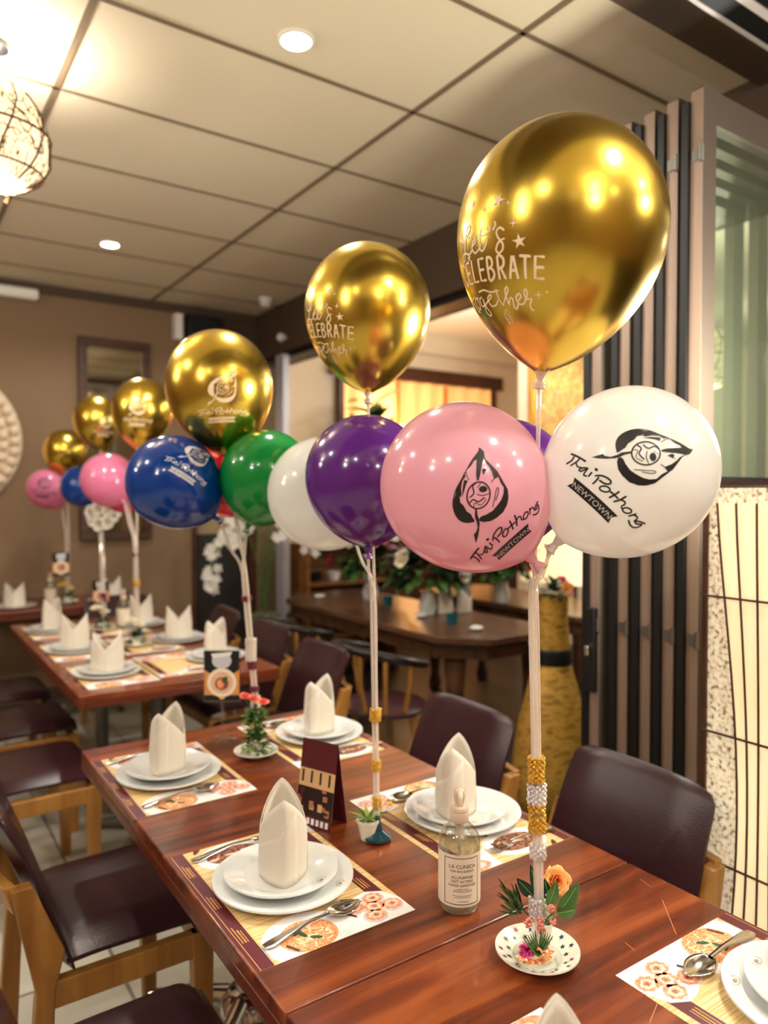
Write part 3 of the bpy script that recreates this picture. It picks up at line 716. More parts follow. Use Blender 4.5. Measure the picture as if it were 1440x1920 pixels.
def celebrate_print():
    out=[]
    def fl(p,s=0):
        V=[Vector((a[0]-520,-(a[1]-880),0)) for a in p]
        for t in tessellate_polygon([V]): out.append(([tuple(V[i].xy) for i in t],s))
    for st,w_ in CEL['stroke']+[([(500-(500-x)*1.33 if x<500 else x,y) for x,y in a],b*1.3) for a,b in CEL['script']]:
        sm=[tuple(v.xy) for v in smooth_pts([(a[0],a[1],0) for a in st],4 if w_<20 else 2)]
        if w_>20: sm=st if len(st)<5 else sm
        for q in ribbon2d(sm,w_): fl([tuple(v) for v in q])
    for x,y,r,n,ro in CEL['stars']:
        fl([(x+(r if k%2==0 else r*.36)*math.sin(ro+k*PI/n),y-(r if k%2==0 else r*.36)*math.cos(ro+k*PI/n)) for k in range(2*n)])
    for x,y,r in CEL['sparks']:
        fl([(x+(r if k%2==0 else r*.2)*math.sin(k*PI/4),y-(r if k%2==0 else r*.2)*math.cos(k*PI/4)) for k in range(8)])
    # little leaf below
    st=[(540,1390),(500,1440),(490,1500),(530,1560),(590,1560),(600,1500),(575,1430),(555,1390),(540,1390)]
    for q in ribbon2d(st,10): fl([tuple(v) for v in q])
    for st in ([(530,1430),(560,1480),(580,1540)],[(510,1480),(540,1530)],[(520,1580),(545,1540)]):
        for q in ribbon2d(st,9): fl([tuple(v) for v in q])
    return out
KNOTM=M('balloon_neck',(214,180,160),.35); 
def balloon(col,c,R,knot,gold,lab,group,prints=()):
    """c=(px,py,depth) centre, knot=(px,py,depth) direction of the neck"""
    C3=U(*c); K3=U(*knot); ax=(C3-K3).normalized(); Lk=1.34 if gold else 1.16; L=R*Lk
    org=C3-ax*(L+.012)
    t=empty('balloon',org,0,lab,'balloon',group)
    q=Vector((0,0,1)).rotation_difference(ax); t.rotation_mode='QUATERNION'; t.rotation_quaternion=q
    prof=profile(R,Lk,gold); zc=L+.012
    b=MB(); b.lathe([(r,z+zc) for r,z in reversed(prof)],col,n=72)
    body=b.build('body',t,auto=False)
    b=MB(); b.lathe([(R*.078,.014),(.008,.008),(.005,.0),(.0075,-.007),(.010,-.013),(.006,-.013),(.003,-.006)],KNOTM if gold else col,n=16)
    b.build('neck',t)
    # print(s)
    P=prof; s=[0]
    for a,b_ in zip(P,P[1:]): s.append(s[-1]+math.hypot(b_[0]-a[0],b_[1]-a[1]))
    def at_s(x):
        x=min(max(x,0),s[-1])
        for i in range(len(s)-1):
            if x<=s[i+1]:
                u=(x-s[i])/(s[i+1]-s[i]+1e-12); r=P[i][0]+(P[i+1][0]-P[i][0])*u; z=P[i][1]+(P[i+1][1]-P[i][1])*u
                tr,tz=P[i+1][0]-P[i][0],P[i+1][1]-P[i][1]; l=math.hypot(tr,tz); return r,z,(-tz/l,tr/l)
    MW=Matrix.Translation(org)@q.to_matrix().to_4x4(); MI=MW.inverted()
    bv=BVHTree.FromPolygons([v.co.copy() for v in body.data.vertices],[tuple(p.vertices) for p in body.data.polygons])
    for (px,py,rot,scale,design,ink,knock) in prints:
        o3=MI@CAM; d3=((MI@U(px,py,1))-o3).normalized(); hit=bv.ray_cast(o3,d3)
        if hit[0] is None: print('PRINT MISS',lab); continue
        h=hit[0]; phi=math.atan2(h.y,h.x); zz=h.z-zc
        best=min(range(len(P)-1),key=lambda i:abs((P[i][1]+P[i+1][1])/2-zz)+abs((P[i][0]+P[i+1][0])/2-math.hypot(h.x,h.y)))
        s0=(s[best]+s[best+1])/2; r0,z0,nn=at_s(s0)
        ephi=Vector((-math.sin(phi),math.cos(phi),0)); nrm=Vector((nn[0]*math.cos(phi),nn[0]*math.sin(phi),nn[1])); es=nrm.cross(ephi)
        upd=(UP*math.cos(rot)+RT*math.sin(rot)); upl=(q.inverted()@upd); upl=(upl-nrm*upl.dot(nrm)).normalized()
        ang=math.atan2(upl.dot(ephi),upl.dot(es))   # clockwise from es
        ca,sa=math.cos(ang),math.sin(ang)
        mb=MB(); sc=scale
        for tri,slot in design:
            V=[]
            for x,y in tri:
                x*=sc;y*=sc; u=x*ca+y*sa; v=-x*sa+y*ca
                r,z,n2=at_s(s0-v); ph=phi+u/max(r0*.5+r*.5,.02); off=.0005+.0004*slot
                V.append(((r+n2[0]*off)*math.cos(ph),(r+n2[0]*off)*math.sin(ph),z+zc+n2[1]*off))
            mb.add(V,[(0,1,2)],ink if slot==0 else knock)
        mb.build('printed_logo' ,body,smooth=False)
    return MW@Vector((0,0,-.01))
LP=subdiv(leaf_print()); CP=subdiv(celebrate_print(),60)
GB='chrome gold balloons on the stands'; LB='small coloured latex balloons'
K={}
K['g1']=balloon(GOLDB,(1051,437,1.08),.151,(1013,710,1.10),True,'largest gold balloon, nearest, at upper right with celebration lettering',GB,[(930,500,.24,1.16e-4,CP,CREAMI,CREAMI)])
K['g2']=balloon(GOLDB,(689,582,1.68),.143,(690,750,1.66),True,'second gold balloon, middle of the photo, lettering on its left side',GB,[(612,618,.22,1.10e-4,CP,CREAMI,CREAMI)])
K['g3']=balloon(GOLDB,(411,724,2.07),.149,(428,870,2.07),True,'third gold balloon with pale leaf logo, above the blue balloon',GB,[(425,752,-.05-.75+.0,1.3e-4,LP,CREAMI,GOLDB)])
K['p1']=balloon(LPINK,(868,910,1.15),.1295,(990,1040,1.12),False,'large pink balloon with black leaf logo in front',LB,[(936,955,-1.46,1.44e-4,LP,INK,LPINK)])
K['w1']=balloon(LWHITE,(1181,882,1.12),.1275,(1040,1022,1.13),False,'large white balloon with black leaf logo at right',LB,[(1183,897,.0,1.47e-4,LP,INK,LWHITE)])
K['v1']=balloon(LPURP,(948,905,1.40),.121,(1012,1035,1.17),False,'purple balloon hidden between the large pink and white ones',LB)
K['v2']=balloon(LPURP,(687,893,1.62),.135,(690,1040,1.6),False,'purple balloon left of the large pink balloon',LB)
K['w2']=balloon(LWHITE,(608,925,1.88),.144,(695,1035,1.64),False,'white balloon half hidden behind the purple one',LB)
K['n1']=balloon(LGREEN,(500,892,2.02),.126,(462,995,2.05),False,'green balloon in the middle of the row',LB)
K['b1']=balloon(LBLUE,(325,903,2.0),.126,(425,988,2.05),False,'large blue balloon with pale leaf logo under a gold balloon',LB,[(366,868,-.2,1.2e-4,LP,WHITEI,LBLUE)])
K['r1']=balloon(LRED,(428,900,2.27),.112,(445,990,2.08),False,'red balloon peeking between the blue and green ones',LB)
K['g4']=balloon(GOLDB,(267,768,3.5),.142,(255,870,3.5),True,'fourth gold balloon, above the pink one at left',GB,[(262,775,-.75,1.3e-4,LP,CREAMI,GOLDB)])
K['p3']=balloon(LPINK2,(203,899,3.6),.130,(252,970,3.5),False,'middle sized pink balloon left of the large blue balloon',LB)
K['m1']=balloon(LMAG,(232,917,3.88),.125,(250,975,3.55),False,'magenta balloon peeking out below the middle pink one',LB)
K['g5']=balloon(GOLDB,(183,788,4.3),.137,(192,880,4.3),True,'fifth gold balloon, partly behind the fourth one',GB,[(200,800,-.8,1.2e-4,LP,CREAMI,GOLDB)])
K['b2']=balloon(LBLUE,(153,912,4.4),.122,(190,960,4.3),False,'small blue balloon between the two distant pink ones',LB)
K['g6']=balloon(GOLDB,(122,846,4.85),.136,(126,910,4.9),True,'smallest gold balloon, farthest away at left',GB)
K['p4']=balloon(LPINK2,(88,916,4.8),.128,(122,962,4.9),False,'smallest pink balloon, farthest left',LB,[(85,915,-.8,1.4e-4,LP,INK,LPINK2)])
# ------------------------------------------------------------------ balloon stands
def stand(base,top,ends,lab,bands=(),r=.0045,ntube=4,foot=None):
    t=empty('balloon_stand',base,0,lab,'balloon stand','balloon stands in the table centrepieces'); B=Vector(base)
    J=Vector(top)-B; k=len(ends)
    for i,e in enumerate(ends):
        a=2*PI*i/k+.4; off=Vector((math.cos(a),math.sin(a),0))*r*1.1; E3=Vector(e)-B
        mid=J*.55
        pts=smooth_pts([off+Vector((0,0,.02)),mid+off,J+off,J+(E3-J)*.55+Vector((0,0,-.01))+off*.5,E3],5)
        b=MB(); b.tube(pts,r*.72,TUBE,8); tb_=b.build('tube',t)
        b=MB(); dr=(pts[-1]-pts[-2]).normalized(); Q=Vector((0,0,1)).rotation_difference(dr).to_matrix()
        b.lathe([(.003,-.012),(.005,-.004),(.010,.004),(.012,.006)],TUBE,pts[-1],12,Q); b.build('cup',tb_)
    for z,h,rr,m in bands:
        c=J*(z); b=MB(); random.seed(int(z*1000))
        for q in range(int(h/.004)+1):
            for s_ in range(9):
                an=2*PI*s_/9+q*.37; b.ball(c+Vector(((rr+random.uniform(-.001,.0015))*math.cos(an),(rr+random.uniform(-.001,.0015))*math.sin(an),-h/2+q*.004)),.0032,m,6)
        b.lathe([(rr,-h/2),(rr,h/2)],m,c,12); b.build('glitter_band' if m in(GLITG,GLITS) else 'ribbon_band',t)
    b=MB()
    f=foot or (.024,TUBE)
    b.lathe([(1e-4,.002),(f[0],.002),(f[0],.007),(f[0]*.4,.018),(.007,.035),(.0055,.05),(1e-4,.05)],f[1],(0,0,0),24); b.build('foot',t)
    return t
def zfr(base,top,pyv,px,d):
    pass
B1=UZ(1012,1790,.768); T1=U(1000,1115,1.13)
def frac(B,Tp,py):
    # fraction along stand axis whose projection has row py
    lo,hi=0,1
    for _ in range(40):
        m=(lo+hi)/2; p=B+(Tp-B)*m-CAM; d=p.dot(FW); y=960-F*p.dot(UP)/d
        if y>py: lo=m
        else: hi=m
    return lo
DKFOOT=M('dark_glass_base',(20,60,70),.1,coat=.5)
stand(B1,T1,[K['g1'],K['p1'],K['w1'],K['v1']],'clear balloon stand nearest the camera, wrapped in gold and silver glitter',
 [(frac(B1,T1,1442),.036,.0105,GLITG),(frac(B1,T1,1487),.028,.0125,GLITS),(frac(B1,T1,1512),.012,.011,GLITG),(frac(B1,T1,1542),.024,.0115,GLITG),(frac(B1,T1,1596),.016,.0105,GLITS),(frac(B1,T1,1697),.03,.0145,GLITS)])
B2=UZ(708,1572,.762); T2=U(700,1110,1.62)
stand(B2,T2,[K['g2'],K['v2'],K['w2']],'clear balloon stand behind the small white plant pot, gold ties',
 [(frac(B2,T2,1340),.024,.0105,GLITG),(frac(B2,T2,1435),.02,.008,GLITG),(frac(B2,T2,1505),.024,.007,GLITG)],foot=(.03,DKFOOT))
B3=UZ(486,1395,.77); T3=U(458,1075,2.06)
WRIB=M('white_lace',(226,214,200),.7)
stand(B3,T3,[K['g3'],K['b1'],K['n1'],K['r1']],'leaning balloon stand with maroon ribbons beside the menu sign',
 [(frac(B3,T3,1122),.012,.012,MAROONR),(frac(B3,T3,1218),.06,.013,WRIB),(frac(B3,T3,1246),.022,.011,MAROONR),(frac(B3,T3,1290),.014,.011,MAROONR),(frac(B3,T3,1315),.03,.011,WRIB),(frac(B3,T3,1355),.014,.009,MAROONR)],r=.0062)
B4=UZ(258,1204,.77); T4=U(254,1015,3.55)
stand(B4,T4,[K['g4'],K['p3'],K['m1']],'balloon stand at the far end of the second table, gold tie',[(frac(B4,T4,1092),.03,.014,GLITG),(frac(B4,T4,1040),.012,.014,MAROONR)],r=.008)
B5=UZ(196,1172,.77); T5=U(190,1010,4.25)
stand(B5,T5,[K['g5'],K['b2'],K['p4']+Vector((.02,0,0))] if 0 else [K['g5'],K['b2']],'balloon stand topped with white flowers on the second table',[(frac(B5,T5,1120),.05,.014,MAROONR)],r=.008)
B6=Vector((1.035,5.33,.762)); T6=U(126,1000,4.92)
stand(B6,T6,[K['g6'],K['p4']],'farthest balloon stand, on the table by the back wall',[(frac(B6,T6,1045),.05,.014,WRIB)],r=.009)
# ------------------------------------------------------------------ flowers and centrepieces
def leaf(b,base,d,L,W,mat,bend=.25,up=Vector((0,0,1)),n=7,vein=None):
    base=Vector(base); d=Vector(d).normalized(); side=d.cross(up)
    if side.length<.05: side=d.orthogonal()
    side.normalize(); nn=side.cross(d).normalized(); vs=[]
    for i in range(n+1):
        u=i/n; wd=W/2*math.sin(PI*min(1,u**.8))**.8 if 0<u<1 else .0004
        c=base+d*L*u+nn*(-bend*L*u*u)
        vs+=[c-side*wd+nn*wd*.35,c,c+side*wd+nn*wd*.35]
    b.add(vs,[(i*3+j,(i+1)*3+j,(i+1)*3+j+1,i*3+j+1) for i in range(n) for j in range(2)],mat)
    if vein: b.tube([Vector(vs[i*3+1])+nn*.0004 for i in range(0,n)],.0005,vein,5)
def rose(b,c,r,m1,m2,axis=Vector((0,0,1)),layers=4):
    c=Vector(c); Q=Vector((0,0,1)).rotation_difference(axis).to_matrix()
    for l in range(layers):
        n=3+l; rr=r*(.25+.75*l/(layers-1)); hgt=r*(1.15-.5*l/(layers-1)); tilt=.15+.55*l/(layers-1)
        for k in range(n):
            a0=2*PI*k/n+l*.7; vs=[];m=6
            for i in range(m+1):
                a=a0+(i/m-.5)*2*PI/n*1.5; ed=1-abs(i/m-.5)*2
                for j in range(4):
                    v=j/3; q=(rr*(.35+.65*v**.7)+ (r*.16*v*v if l>1 else 0))*(1+.10*v*math.sin(a*4+k*1.7+l))*(1+.10*math.sin(k*2.9+l*1.3)); z=-r*.3+hgt*v*(.75+.25*ed**.5)-(r*.25*v**4*tilt)
                    vs.append(c+Q@Vector((q*math.cos(a),q*math.sin(a),z)))
            b.add(vs,[(i*4+j,(i+1)*4+j,(i+1)*4+j+1,i*4+j+1) for i in range(m) for j in range(3)],m1 if l!=0 else m2)
ORG=M('rose_orange',(246,178,104),.6); ORD=M('rose_deep',(240,126,40),.6); PNK=M('carnation_pink',(216,70,140),.6); PK2=M('bud_pink',(226,140,124),.6); CRM=M('flower_cream',(244,232,204),.6); YEL=M('flower_yellow',(240,206,80),.6); WHT=M('flower_white',(240,236,226),.6); REDF=M('flower_red',(176,24,60),.6); VEIN=M('leaf_vein',(130,160,96),.5)
CORAL=M('flower_coral',(238,120,100),.6)
def saucer(loc,r,lab,stars=True):
    t=empty('saucer',loc,0,lab,'saucer'); b=MB()
    b.lathe([(1e-4,.004),(r*.5,.004),(r*.6,.006),(r*.95,.018),(r,.0195),(r*1.005,.017),(r*.62,.002),(r*.5,0),(1e-4,0)],CREAMC,n=48); b.build('dish',t)
    if stars:
        b=MB(); cs=[M('star_blue',(34,30,96),.4),M('star_green',(24,60,52),.4),M('star_red',(140,24,70),.4),M('star_navy',(24,26,50),.4)]
        random.seed(5)
        for k in range(26):
            a=2*PI*k/26+random.uniform(-.07,.07); rr=r*(.70 if k%2 else .84)+random.uniform(-.002,.002)
            z=.006+(rr/r-.6)/.35*.012+.0007; ro=random.uniform(0,1); s_=.0042*r/.055
            cx,cy=rr*math.cos(a),rr*math.sin(a); sl=.012/(.35*r)
            pts=[((s_ if q%2==0 else s_*.38)*math.cos(ro+q*PI/5),(s_ if q%2==0 else s_*.38)*math.sin(ro+q*PI/5)) for q in range(10)]
            V=[Vector((cx+x,cy+y,z+(x*math.cos(a)+y*math.sin(a))*sl)) for x,y in pts]
            b.add(V,[tuple(tt) for tt in tessellate_polygon([[Vector((x,y,0)) for x,y in pts]])],cs[k%4])
        b.build('star_pattern',t,smooth=False)
    return t
sc1=UZ(1007,1790,.77); SX,SY=.853,.817
sc1=Vector((SX,SY,T))
saucer(sc1,.0665,'cream saucer printed with small stars under the nearest centrepiece')
# clear dish and foot for stand
t=empty('glass_dish',sc1+Vector((-.012,-.012,.0046)),0,'small clear glass dish on the starred saucer','dish')
b=MB(); b.lathe([(1e-4,.001),(.028,.001),(.036,.006),(.038,.013),(.039,.013),(.037,.004),(.029,-.0)],ACRY,n=32); b.build('bowl',t)
# white cup with flowers, behind the stand
cp=sc1+Vector((.022,.012,.0046))
t=empty('flower_pot',cp,0,'small white pot holding the orange rose and green sprigs','pot')
b=MB(); b.lathe([(1e-4,0),(.013,0),(.0155,.02),(.018,.045),(.0165,.045),(.014,.02),(.012,.004),(1e-4,.004)],CREAMC,n=28); b.build('cup',t)
t=empty('artificial_flowers',cp+Vector((0,0,.03)),0,'orange rose, leaves and pink buds rising from the small white pot','flowers')
def vec(px,py,d,o): return U(px,py,d)-o
O=cp+Vector((0,0,.03))
rc=vec(1042,1652,1.22,O); b=MB(); rose(b,rc,.021,ORG,ORD,Vector((-.4,-.75,.5)).normalized(),4); b.build('rose',t,solid=.0006)
b=MB(); b.tube(smooth_pts([(0,0,0),(rc.x*.6,rc.y*.6,rc.z*.5),tuple(rc)],4),.0012,LEAFG,6); b.build('stem',t)
b=MB()
for (x0,y0,x1,y1,d,W,m) in ((1030,1690,1022,1650,1.17,.015,LEAFD),(1028,1700,1045,1655,1.15,.02,LEAFG),(1045,1715,1088,1660,1.15,.026,LEAFG),(1045,1712,1083,1708,1.14,.02,LEAFG),(1000,1680,970,1650,1.17,.02,LEAFD),(1010,1680,996,1625,1.2,.016,LEAFD),(1022,1735,1040,1712,1.14,.012,LEAFG)):
    A=vec(x0,y0,d,O); B=vec(x1,y1,d,O); leaf(b,A,B-A,(B-A).length,W,m,.15,up=-FW,vein=VEIN)
b.tube(smooth_pts([(0,0,0),vec(1025,1725,1.14,O),vec(1046,1714,1.15,O)],4),.0009,VEIN,5)
b.tube(smooth_pts([(0,0,0),vec(1020,1715,1.15,O),vec(1018,1680,1.15,O)],4),.0009,VEIN,5)
b.build('broad_leaves',t)
b=MB(); random.seed(9)
for k in range(70):
    x1=928+random.uniform(0,40); y1=1650+(k%23)*2.8+random.uniform(-6,6)+(0 if k%3 else -6); f=random.uniform(.35,1.0)
    bx,by=986,1716
    A=vec(bx+(x1-bx)*f*.6,by+(y1-by)*f*.6,1.155,O); B=vec(bx+(x1-bx)*(f*.6+.35),by+(y1-by)*(f*.6+.35)-random.uniform(-6,9),1.15+random.uniform(-.01,.01),O)
    leaf(b,A,B-A,(B-A).length*1.1,.0036,LEAFG if k%3 else LEAFD,.1,up=-FW,n=4)
for k in range(6):
    b.tube(smooth_pts([(0,0,0),vec(980,1705,1.155,O),vec(945+k*6,1668+k*9,1.15,O)],4),.0008,LEAFD,5)
b.build('needle_sprigs',t)
for px,py,r_ in((990,1730,.0075),(1014,1728,.0065),(1015,1742,.007),(1036,1727,.006),(1034,1703,.0055)):
    b=MB(); c=vec(px,py,1.14,O)
    for k in range(26):
        a=random.uniform(0,6.28); h=random.uniform(-1,1); q=math.sqrt(1-h*h); b.ball(c+Vector((q*math.cos(a),q*math.sin(a),h))*r_*.8,r_*.3,PK2,6)
    b.build('pink_bud',t)
# little arrangement in the clear dish
O=sc1+Vector((-.012,-.012,.006))
t=empty('artificial_flowers',O,0,'pink carnation, green grass tuft and orange petals in the glass dish','flowers')
b=MB(); c=vec(987,1782,1.125,O)
for k in range(70):
    a=random.uniform(0,6.28); h=random.uniform(-.4,1); q=math.sqrt(max(0,1-h*h)); dd=Vector((q*math.cos(a),q*math.sin(a),h)); leaf(b,c,dd,.0125,.007,PNK,.3,n=3)
b.build('carnation',t)
b=MB()
for k in range(12):
    s_=-1 if k<6 else 1; q=k%6
    A=vec(1010,1795,1.12,O); B=vec(1010+s_*(6+q*4.2),1750+q*3.2-(2 if s_<0 else 6),1.12-q*.003,O); leaf(b,A,B-A,(B-A).length,.0042,LEAFG if k%2 else LEAFD,.12*1,up=-FW,n=5,vein=VEIN)
b.build('grass_tuft',t)
b=MB()
for k,(px,py) in enumerate(((978,1800),(990,1806),(1003,1806),(1014,1806),(1024,1800),(1028,1790),(1018,1783))):
    c=vec(px,py,1.115,O); c.z=max(c.z,.004)
    for q in range(6): leaf(b,c,Vector((math.cos(q+k),math.sin(q+k),.5)),.011,.009,(ORD,ORG,CRM)[(q+k)%3],.2,n=3)
b.build('orange_petals',t)
# pot at stand 2
pz=UZ(690,1572,.761)
t=empty('plant_pot',pz,0,'tiny white pot with green sprout and yellow bud by the second stand','plant')
b=MB(); b.lathe([(1e-4,0),(.016,0),(.02,.02),(.0235,.036),(.025,.037),(.025,.043),(.0215,.043),(.018,.01),(1e-4,.034)],CREAMC,n=28); b.build('pot',t)
b=MB()
for k in range(11): a=k*.57; leaf(b,(0,0,.036),(math.cos(a)*.9,math.sin(a)*.9,.75),.045,.009,LEAFG if k%2 else LEAFL,.35,n=5)
leaf(b,(0.005,0,.036),U(735,1510,1.56)-pz-Vector((0,0,.036)),.07,.006,LEAFG,.05); b.build('leaves',t)
b=MB(); rose(b,U(732,1508,1.55)-pz,.008,YEL,YEL,Vector((.3,0,1)).normalized(),3); b.build('bud',t)
# centrepiece 3
s3=UZ(480,1412,.768); s3.z=T
saucer(s3,.062,'starred saucer under the green plant beside the menu sign')
t=empty('potted_flowers',s3+Vector((0,0,.0045)),0,'leafy green centrepiece with coral flowers beside the menu sign','flowers')
def bush(t,n,rad,h,mats,seed,lw=.02):
    random.seed(seed); b=MB(); 
    for k in range(n):
        a=random.uniform(0,6.28); q=random.uniform(.1,1)*rad; z=random.uniform(0,1)*h; rr=q*(1-.5*z/h)
        leaf(b,(rr*math.cos(a)*.6,rr*math.sin(a)*.6,z),(math.cos(a),math.sin(a),random.uniform(-.1,.9)),lw*random.uniform(.8,1.4),lw*.62,random.choice(mats),.3,n=4)
    b.build('foliage',t)
b=MB(); b.lathe([(1e-4,0),(.016,0),(.02,.03),(.017,.03),(1e-4,.026)],CREAMC,n=24); b.build('pot',t)
bush(t,260,.05,.125,[LEAFD,LEAFG,LEAFG,LEAFL],21,.021)
for dx,dy,dz in((-.03,.0,.165),(.0,.01,.155),(.018,-.005,.15)):
    b=MB(); c=RT*dx+Vector((0,dy,dz)); rose(b,c,.014,CORAL,CORAL,Vector((0,-.3,1)).normalized(),3); b.tube([(0,0,.08),c],.001,LEAFG,5); b.build('flower',t)
# centrepieces on table 2 and 3
for (px,py,lab,fl,seed) in ((257,1208,'low green centrepiece on a saucer, right half of the second table',CRM,31),(192,1180,'cream flower centrepiece on the second table beside its sanitiser pump',CRM,32),(120,1112,'yellow flower centrepiece on the far table',YEL,33)):
    z=.76; p=UZ(px,py,z+.008) if px>150 else Vector((1.035,5.33,0)); p.z=T
    saucer(p,.07,f'white saucer under the {lab}'[:90].replace(' centrepiece on a saucer',' centrepiece'),False)
    t=empty('potted_flowers',p+Vector((0,0,.0045)),0,lab,'flowers')
    b=MB(); b.lathe([(1e-4,0),(.022,0),(.03,.045),(.026,.045),(1e-4,.03)],CREAMC,n=20); b.build('pot',t)
    bush(t,70,.045,.07,[LEAFD,LEAFG],seed,.03)
    for k in range(3):
        b=MB(); rose(b,(.03*math.cos(k*2.1)-.02,.03*math.sin(k*2.1),.10+.015*k),.021,fl,fl,Vector((0,-.3,1)).normalized(),3); b.build('flower',t)
# white flower cluster on stand 5
c=U(191,967,4.25); t=empty('white_flower_ball',c,0,'cluster of white flowers at the top of the distant stand','flowers')
for k in range(9):
    a=k*.9; b=MB(); rose(b,(RT*(.062*math.cos(a))+Vector((0,0,.045*math.sin(a)))+FW*(.02*math.sin(k*2))),.034,WHT,CRM,-FW,3); b.build('flower',t)
b=MB(); b.tube([(0,0,-.02),Vector(T5)-c+Vector((0,0,-.1))],.006,TUBE,6); b.build('stem',t)
# ------------------------------------------------------------------ sanitiser bottle
def bottle(loc,rz,lab,detail=True,sc=1.0):
    t=empty('sanitiser_bottle',loc,rz,lab,'bottle'); r=.0375
    GL=clear('bottle_plastic',(234,234,228),.13,.04,.03,(224,216,200))
    b=MB(); b.lathe([(1e-4,.003),(.028,.001),(.034,.003),(r,.011),(r,.118),(.0355,.13),(.029,.142),(.019,.151),(.0135,.156),(.0135,.16)],GL,n=48); b.build('body',t)
    b=MB(); b.lathe([(.0155,.155),(.0165,.157),(.0165,.172),(.0155,.174),(.0165,.176),(.0150,.181),(.0085,.183),(.007,.187),(1e-4,.187)],M('pump_plastic',(212,190,166),.3,coat=.3),n=28); b.build('collar',t)
    PP=MATS['pump_plastic']; b=MB()
    b.lathe([(.0065,.183),(.0085,.19),(.0105,.2),(.010,.209),(.006,.213),(1e-4,.214)],PP,n=24)
    b.tube(smooth_pts([(0,0,.206),(0,-.012,.206),(0,-.02,.2),(0,-.023,.19)],4),[.0055]*4+[.005]*4+[.004]*5,PP,10); b.build('pump_head',t)
    b=MB(); b.tube([(0,0,.17),(0,0,.06),(.012,0,.01)],.0028,TUBE,8); b.lathe([(.007,.125),(.008,.155)],TUBE,n=12); b.build('dip_tube',t)
    LQ=clear('gel',(232,231,224),.06,.05,.03,(216,208,192)); b=MB(); b.lathe([(1e-4,.005),(.033,.006),(.0355,.014),(.0355,.112),(1e-4,.112)],LQ,n=32); b.build('gel',t)
    # label wrap
    LM=M('label_paper',(232,216,194),.5); LI=M('label_ink',(58,50,44),.5)
    def cyl(pts,rr): # pts: (arc,z) ; angle 0 = -y direction
        return [(rr*math.sin(a/r),-rr*math.cos(a/r),z) for a,z in pts]
    b=MB(); n=30; A0,A1=-.068,.052
    V=[]
    for i in range(n+1):
        a=A0+(A1-A0)*i/n; V+=cyl([(a,.018),(a,.110)],r+.0004)
    b.add(V,[(2*i,2*i+2,2*i+3,2*i+1) for i in range(n)],LM)
    def strip(a0,a1,z0,z1):
        m=max(2,int(abs(a1-a0)/.003)); V=[]
        for i in range(m+1): V+=cyl([(a0+(a1-a0)*i/m,z0),(a0+(a1-a0)*i/m,z1)],r+.0007)
        b.add(V,[(2*i,2*i+2,2*i+3,2*i+1) for i in range(m)],LI)
    for z in(.0225,.1035): strip(-.031,.034,z,z+.0012)
    strip(-.031,-.0298,.0225,.1045); strip(.033,.034,.0225,.1045)
    if detail:
        for txt,z,s_ in (('LA CLINICA',.0895,.0092),('FOR SKIN & BODY',.0815,.0052),('ALL-PURPOSE',.0705,.0064),('FAST ACTING',.0635,.0064),('HAND SANITISER',.0565,.0064)):
            for tri in text_tris(txt): b.add(cyl([(.0025+x*s_,z+y*s_) for x,y in tri],r+.0008),[(0,1,2)],LI)
        random.seed(2)
        for z,wd in((.050,.02),(.0475,.03),(.045,.032),(.038,.034),(.035,.026),(.028,.018)):
            a=-wd/2
            while a<wd/2:
                q=random.uniform(.001,.004); strip(.0025+a,.0025+a+q,z,z+.0008); a+=q+.0007
    b.build('label',t,smooth=True,auto=False)
    return t
bl=UZ(866,1713,.76); bl=Vector((.848,1.003,T))
bottle(bl,-.62,'clear pump bottle of hand sanitiser with cream label on the near table')
p=UZ(232,1176,.76); p.z=T; bottle(p,-.3,'second clear sanitiser pump bottle, blurred on the second table',False)
p=Vector((.93,5.35,T)); bottle(p,-.2,'distant sanitiser pump bottle on the far table',False)
# ------------------------------------------------------------------ menu tent card
t=empty('tent_card',(.808,1.437,T),0,'folded maroon menu card with a dining photo standing on the near table','menu card')
PH=[M('card_maroon',(84,28,34),.35),M('card_cream',(206,168,120),.35),M('card_dark',(38,22,24),.35),M('card_tan',(170,110,80),.35)]
def card(t,sgn):
    b=MB(); w_=.10; h=.185; lean=.03
    ang=math.radians(-68)
    ux=Vector((math.cos(ang),math.sin(ang),0)); nx=Vector((ux.y,-ux.x,0))*sgn*-1
    def P(u,v): return ux*(u*w_-w_/2)+Vector((0,0,v*h))+nx*(lean*(1-v))
    def q(u0,u1,v0,v1,m,off=0): 
        b.add([P(u0,v0)+nx*off,P(u1,v0)+nx*off,P(u1,v1)+nx*off,P(u0,v1)+nx*off],[(0,1,2,3)],m)
    q(0,1,0,1,PH[0]); 
    q(.0,1,.12,.66,PH[1],.0004); q(.0,1,.12,.45,PH[2],.0006)
    random.seed(4)
    for k in range(16): u=random.uniform(0,.85); v=random.uniform(.14,.5); q(u,u+.12,v,v+random.uniform(.02,.12),PH[random.choice((1,2,3,0))],.0008+k*.00003)
    for k in range(4): q(.08+k*.25,.13+k*.25,.5,.64,PH[2],.0009)
    q(0,1,0,.12,PH[0],.0005)
    for k in range(7): q(.06+k*.13,.14+k*.13,.03,.10,PW,.0009)
    b.build('card_panel',t,smooth=False,solid=.0006)
card(t,1); card(t,-1)
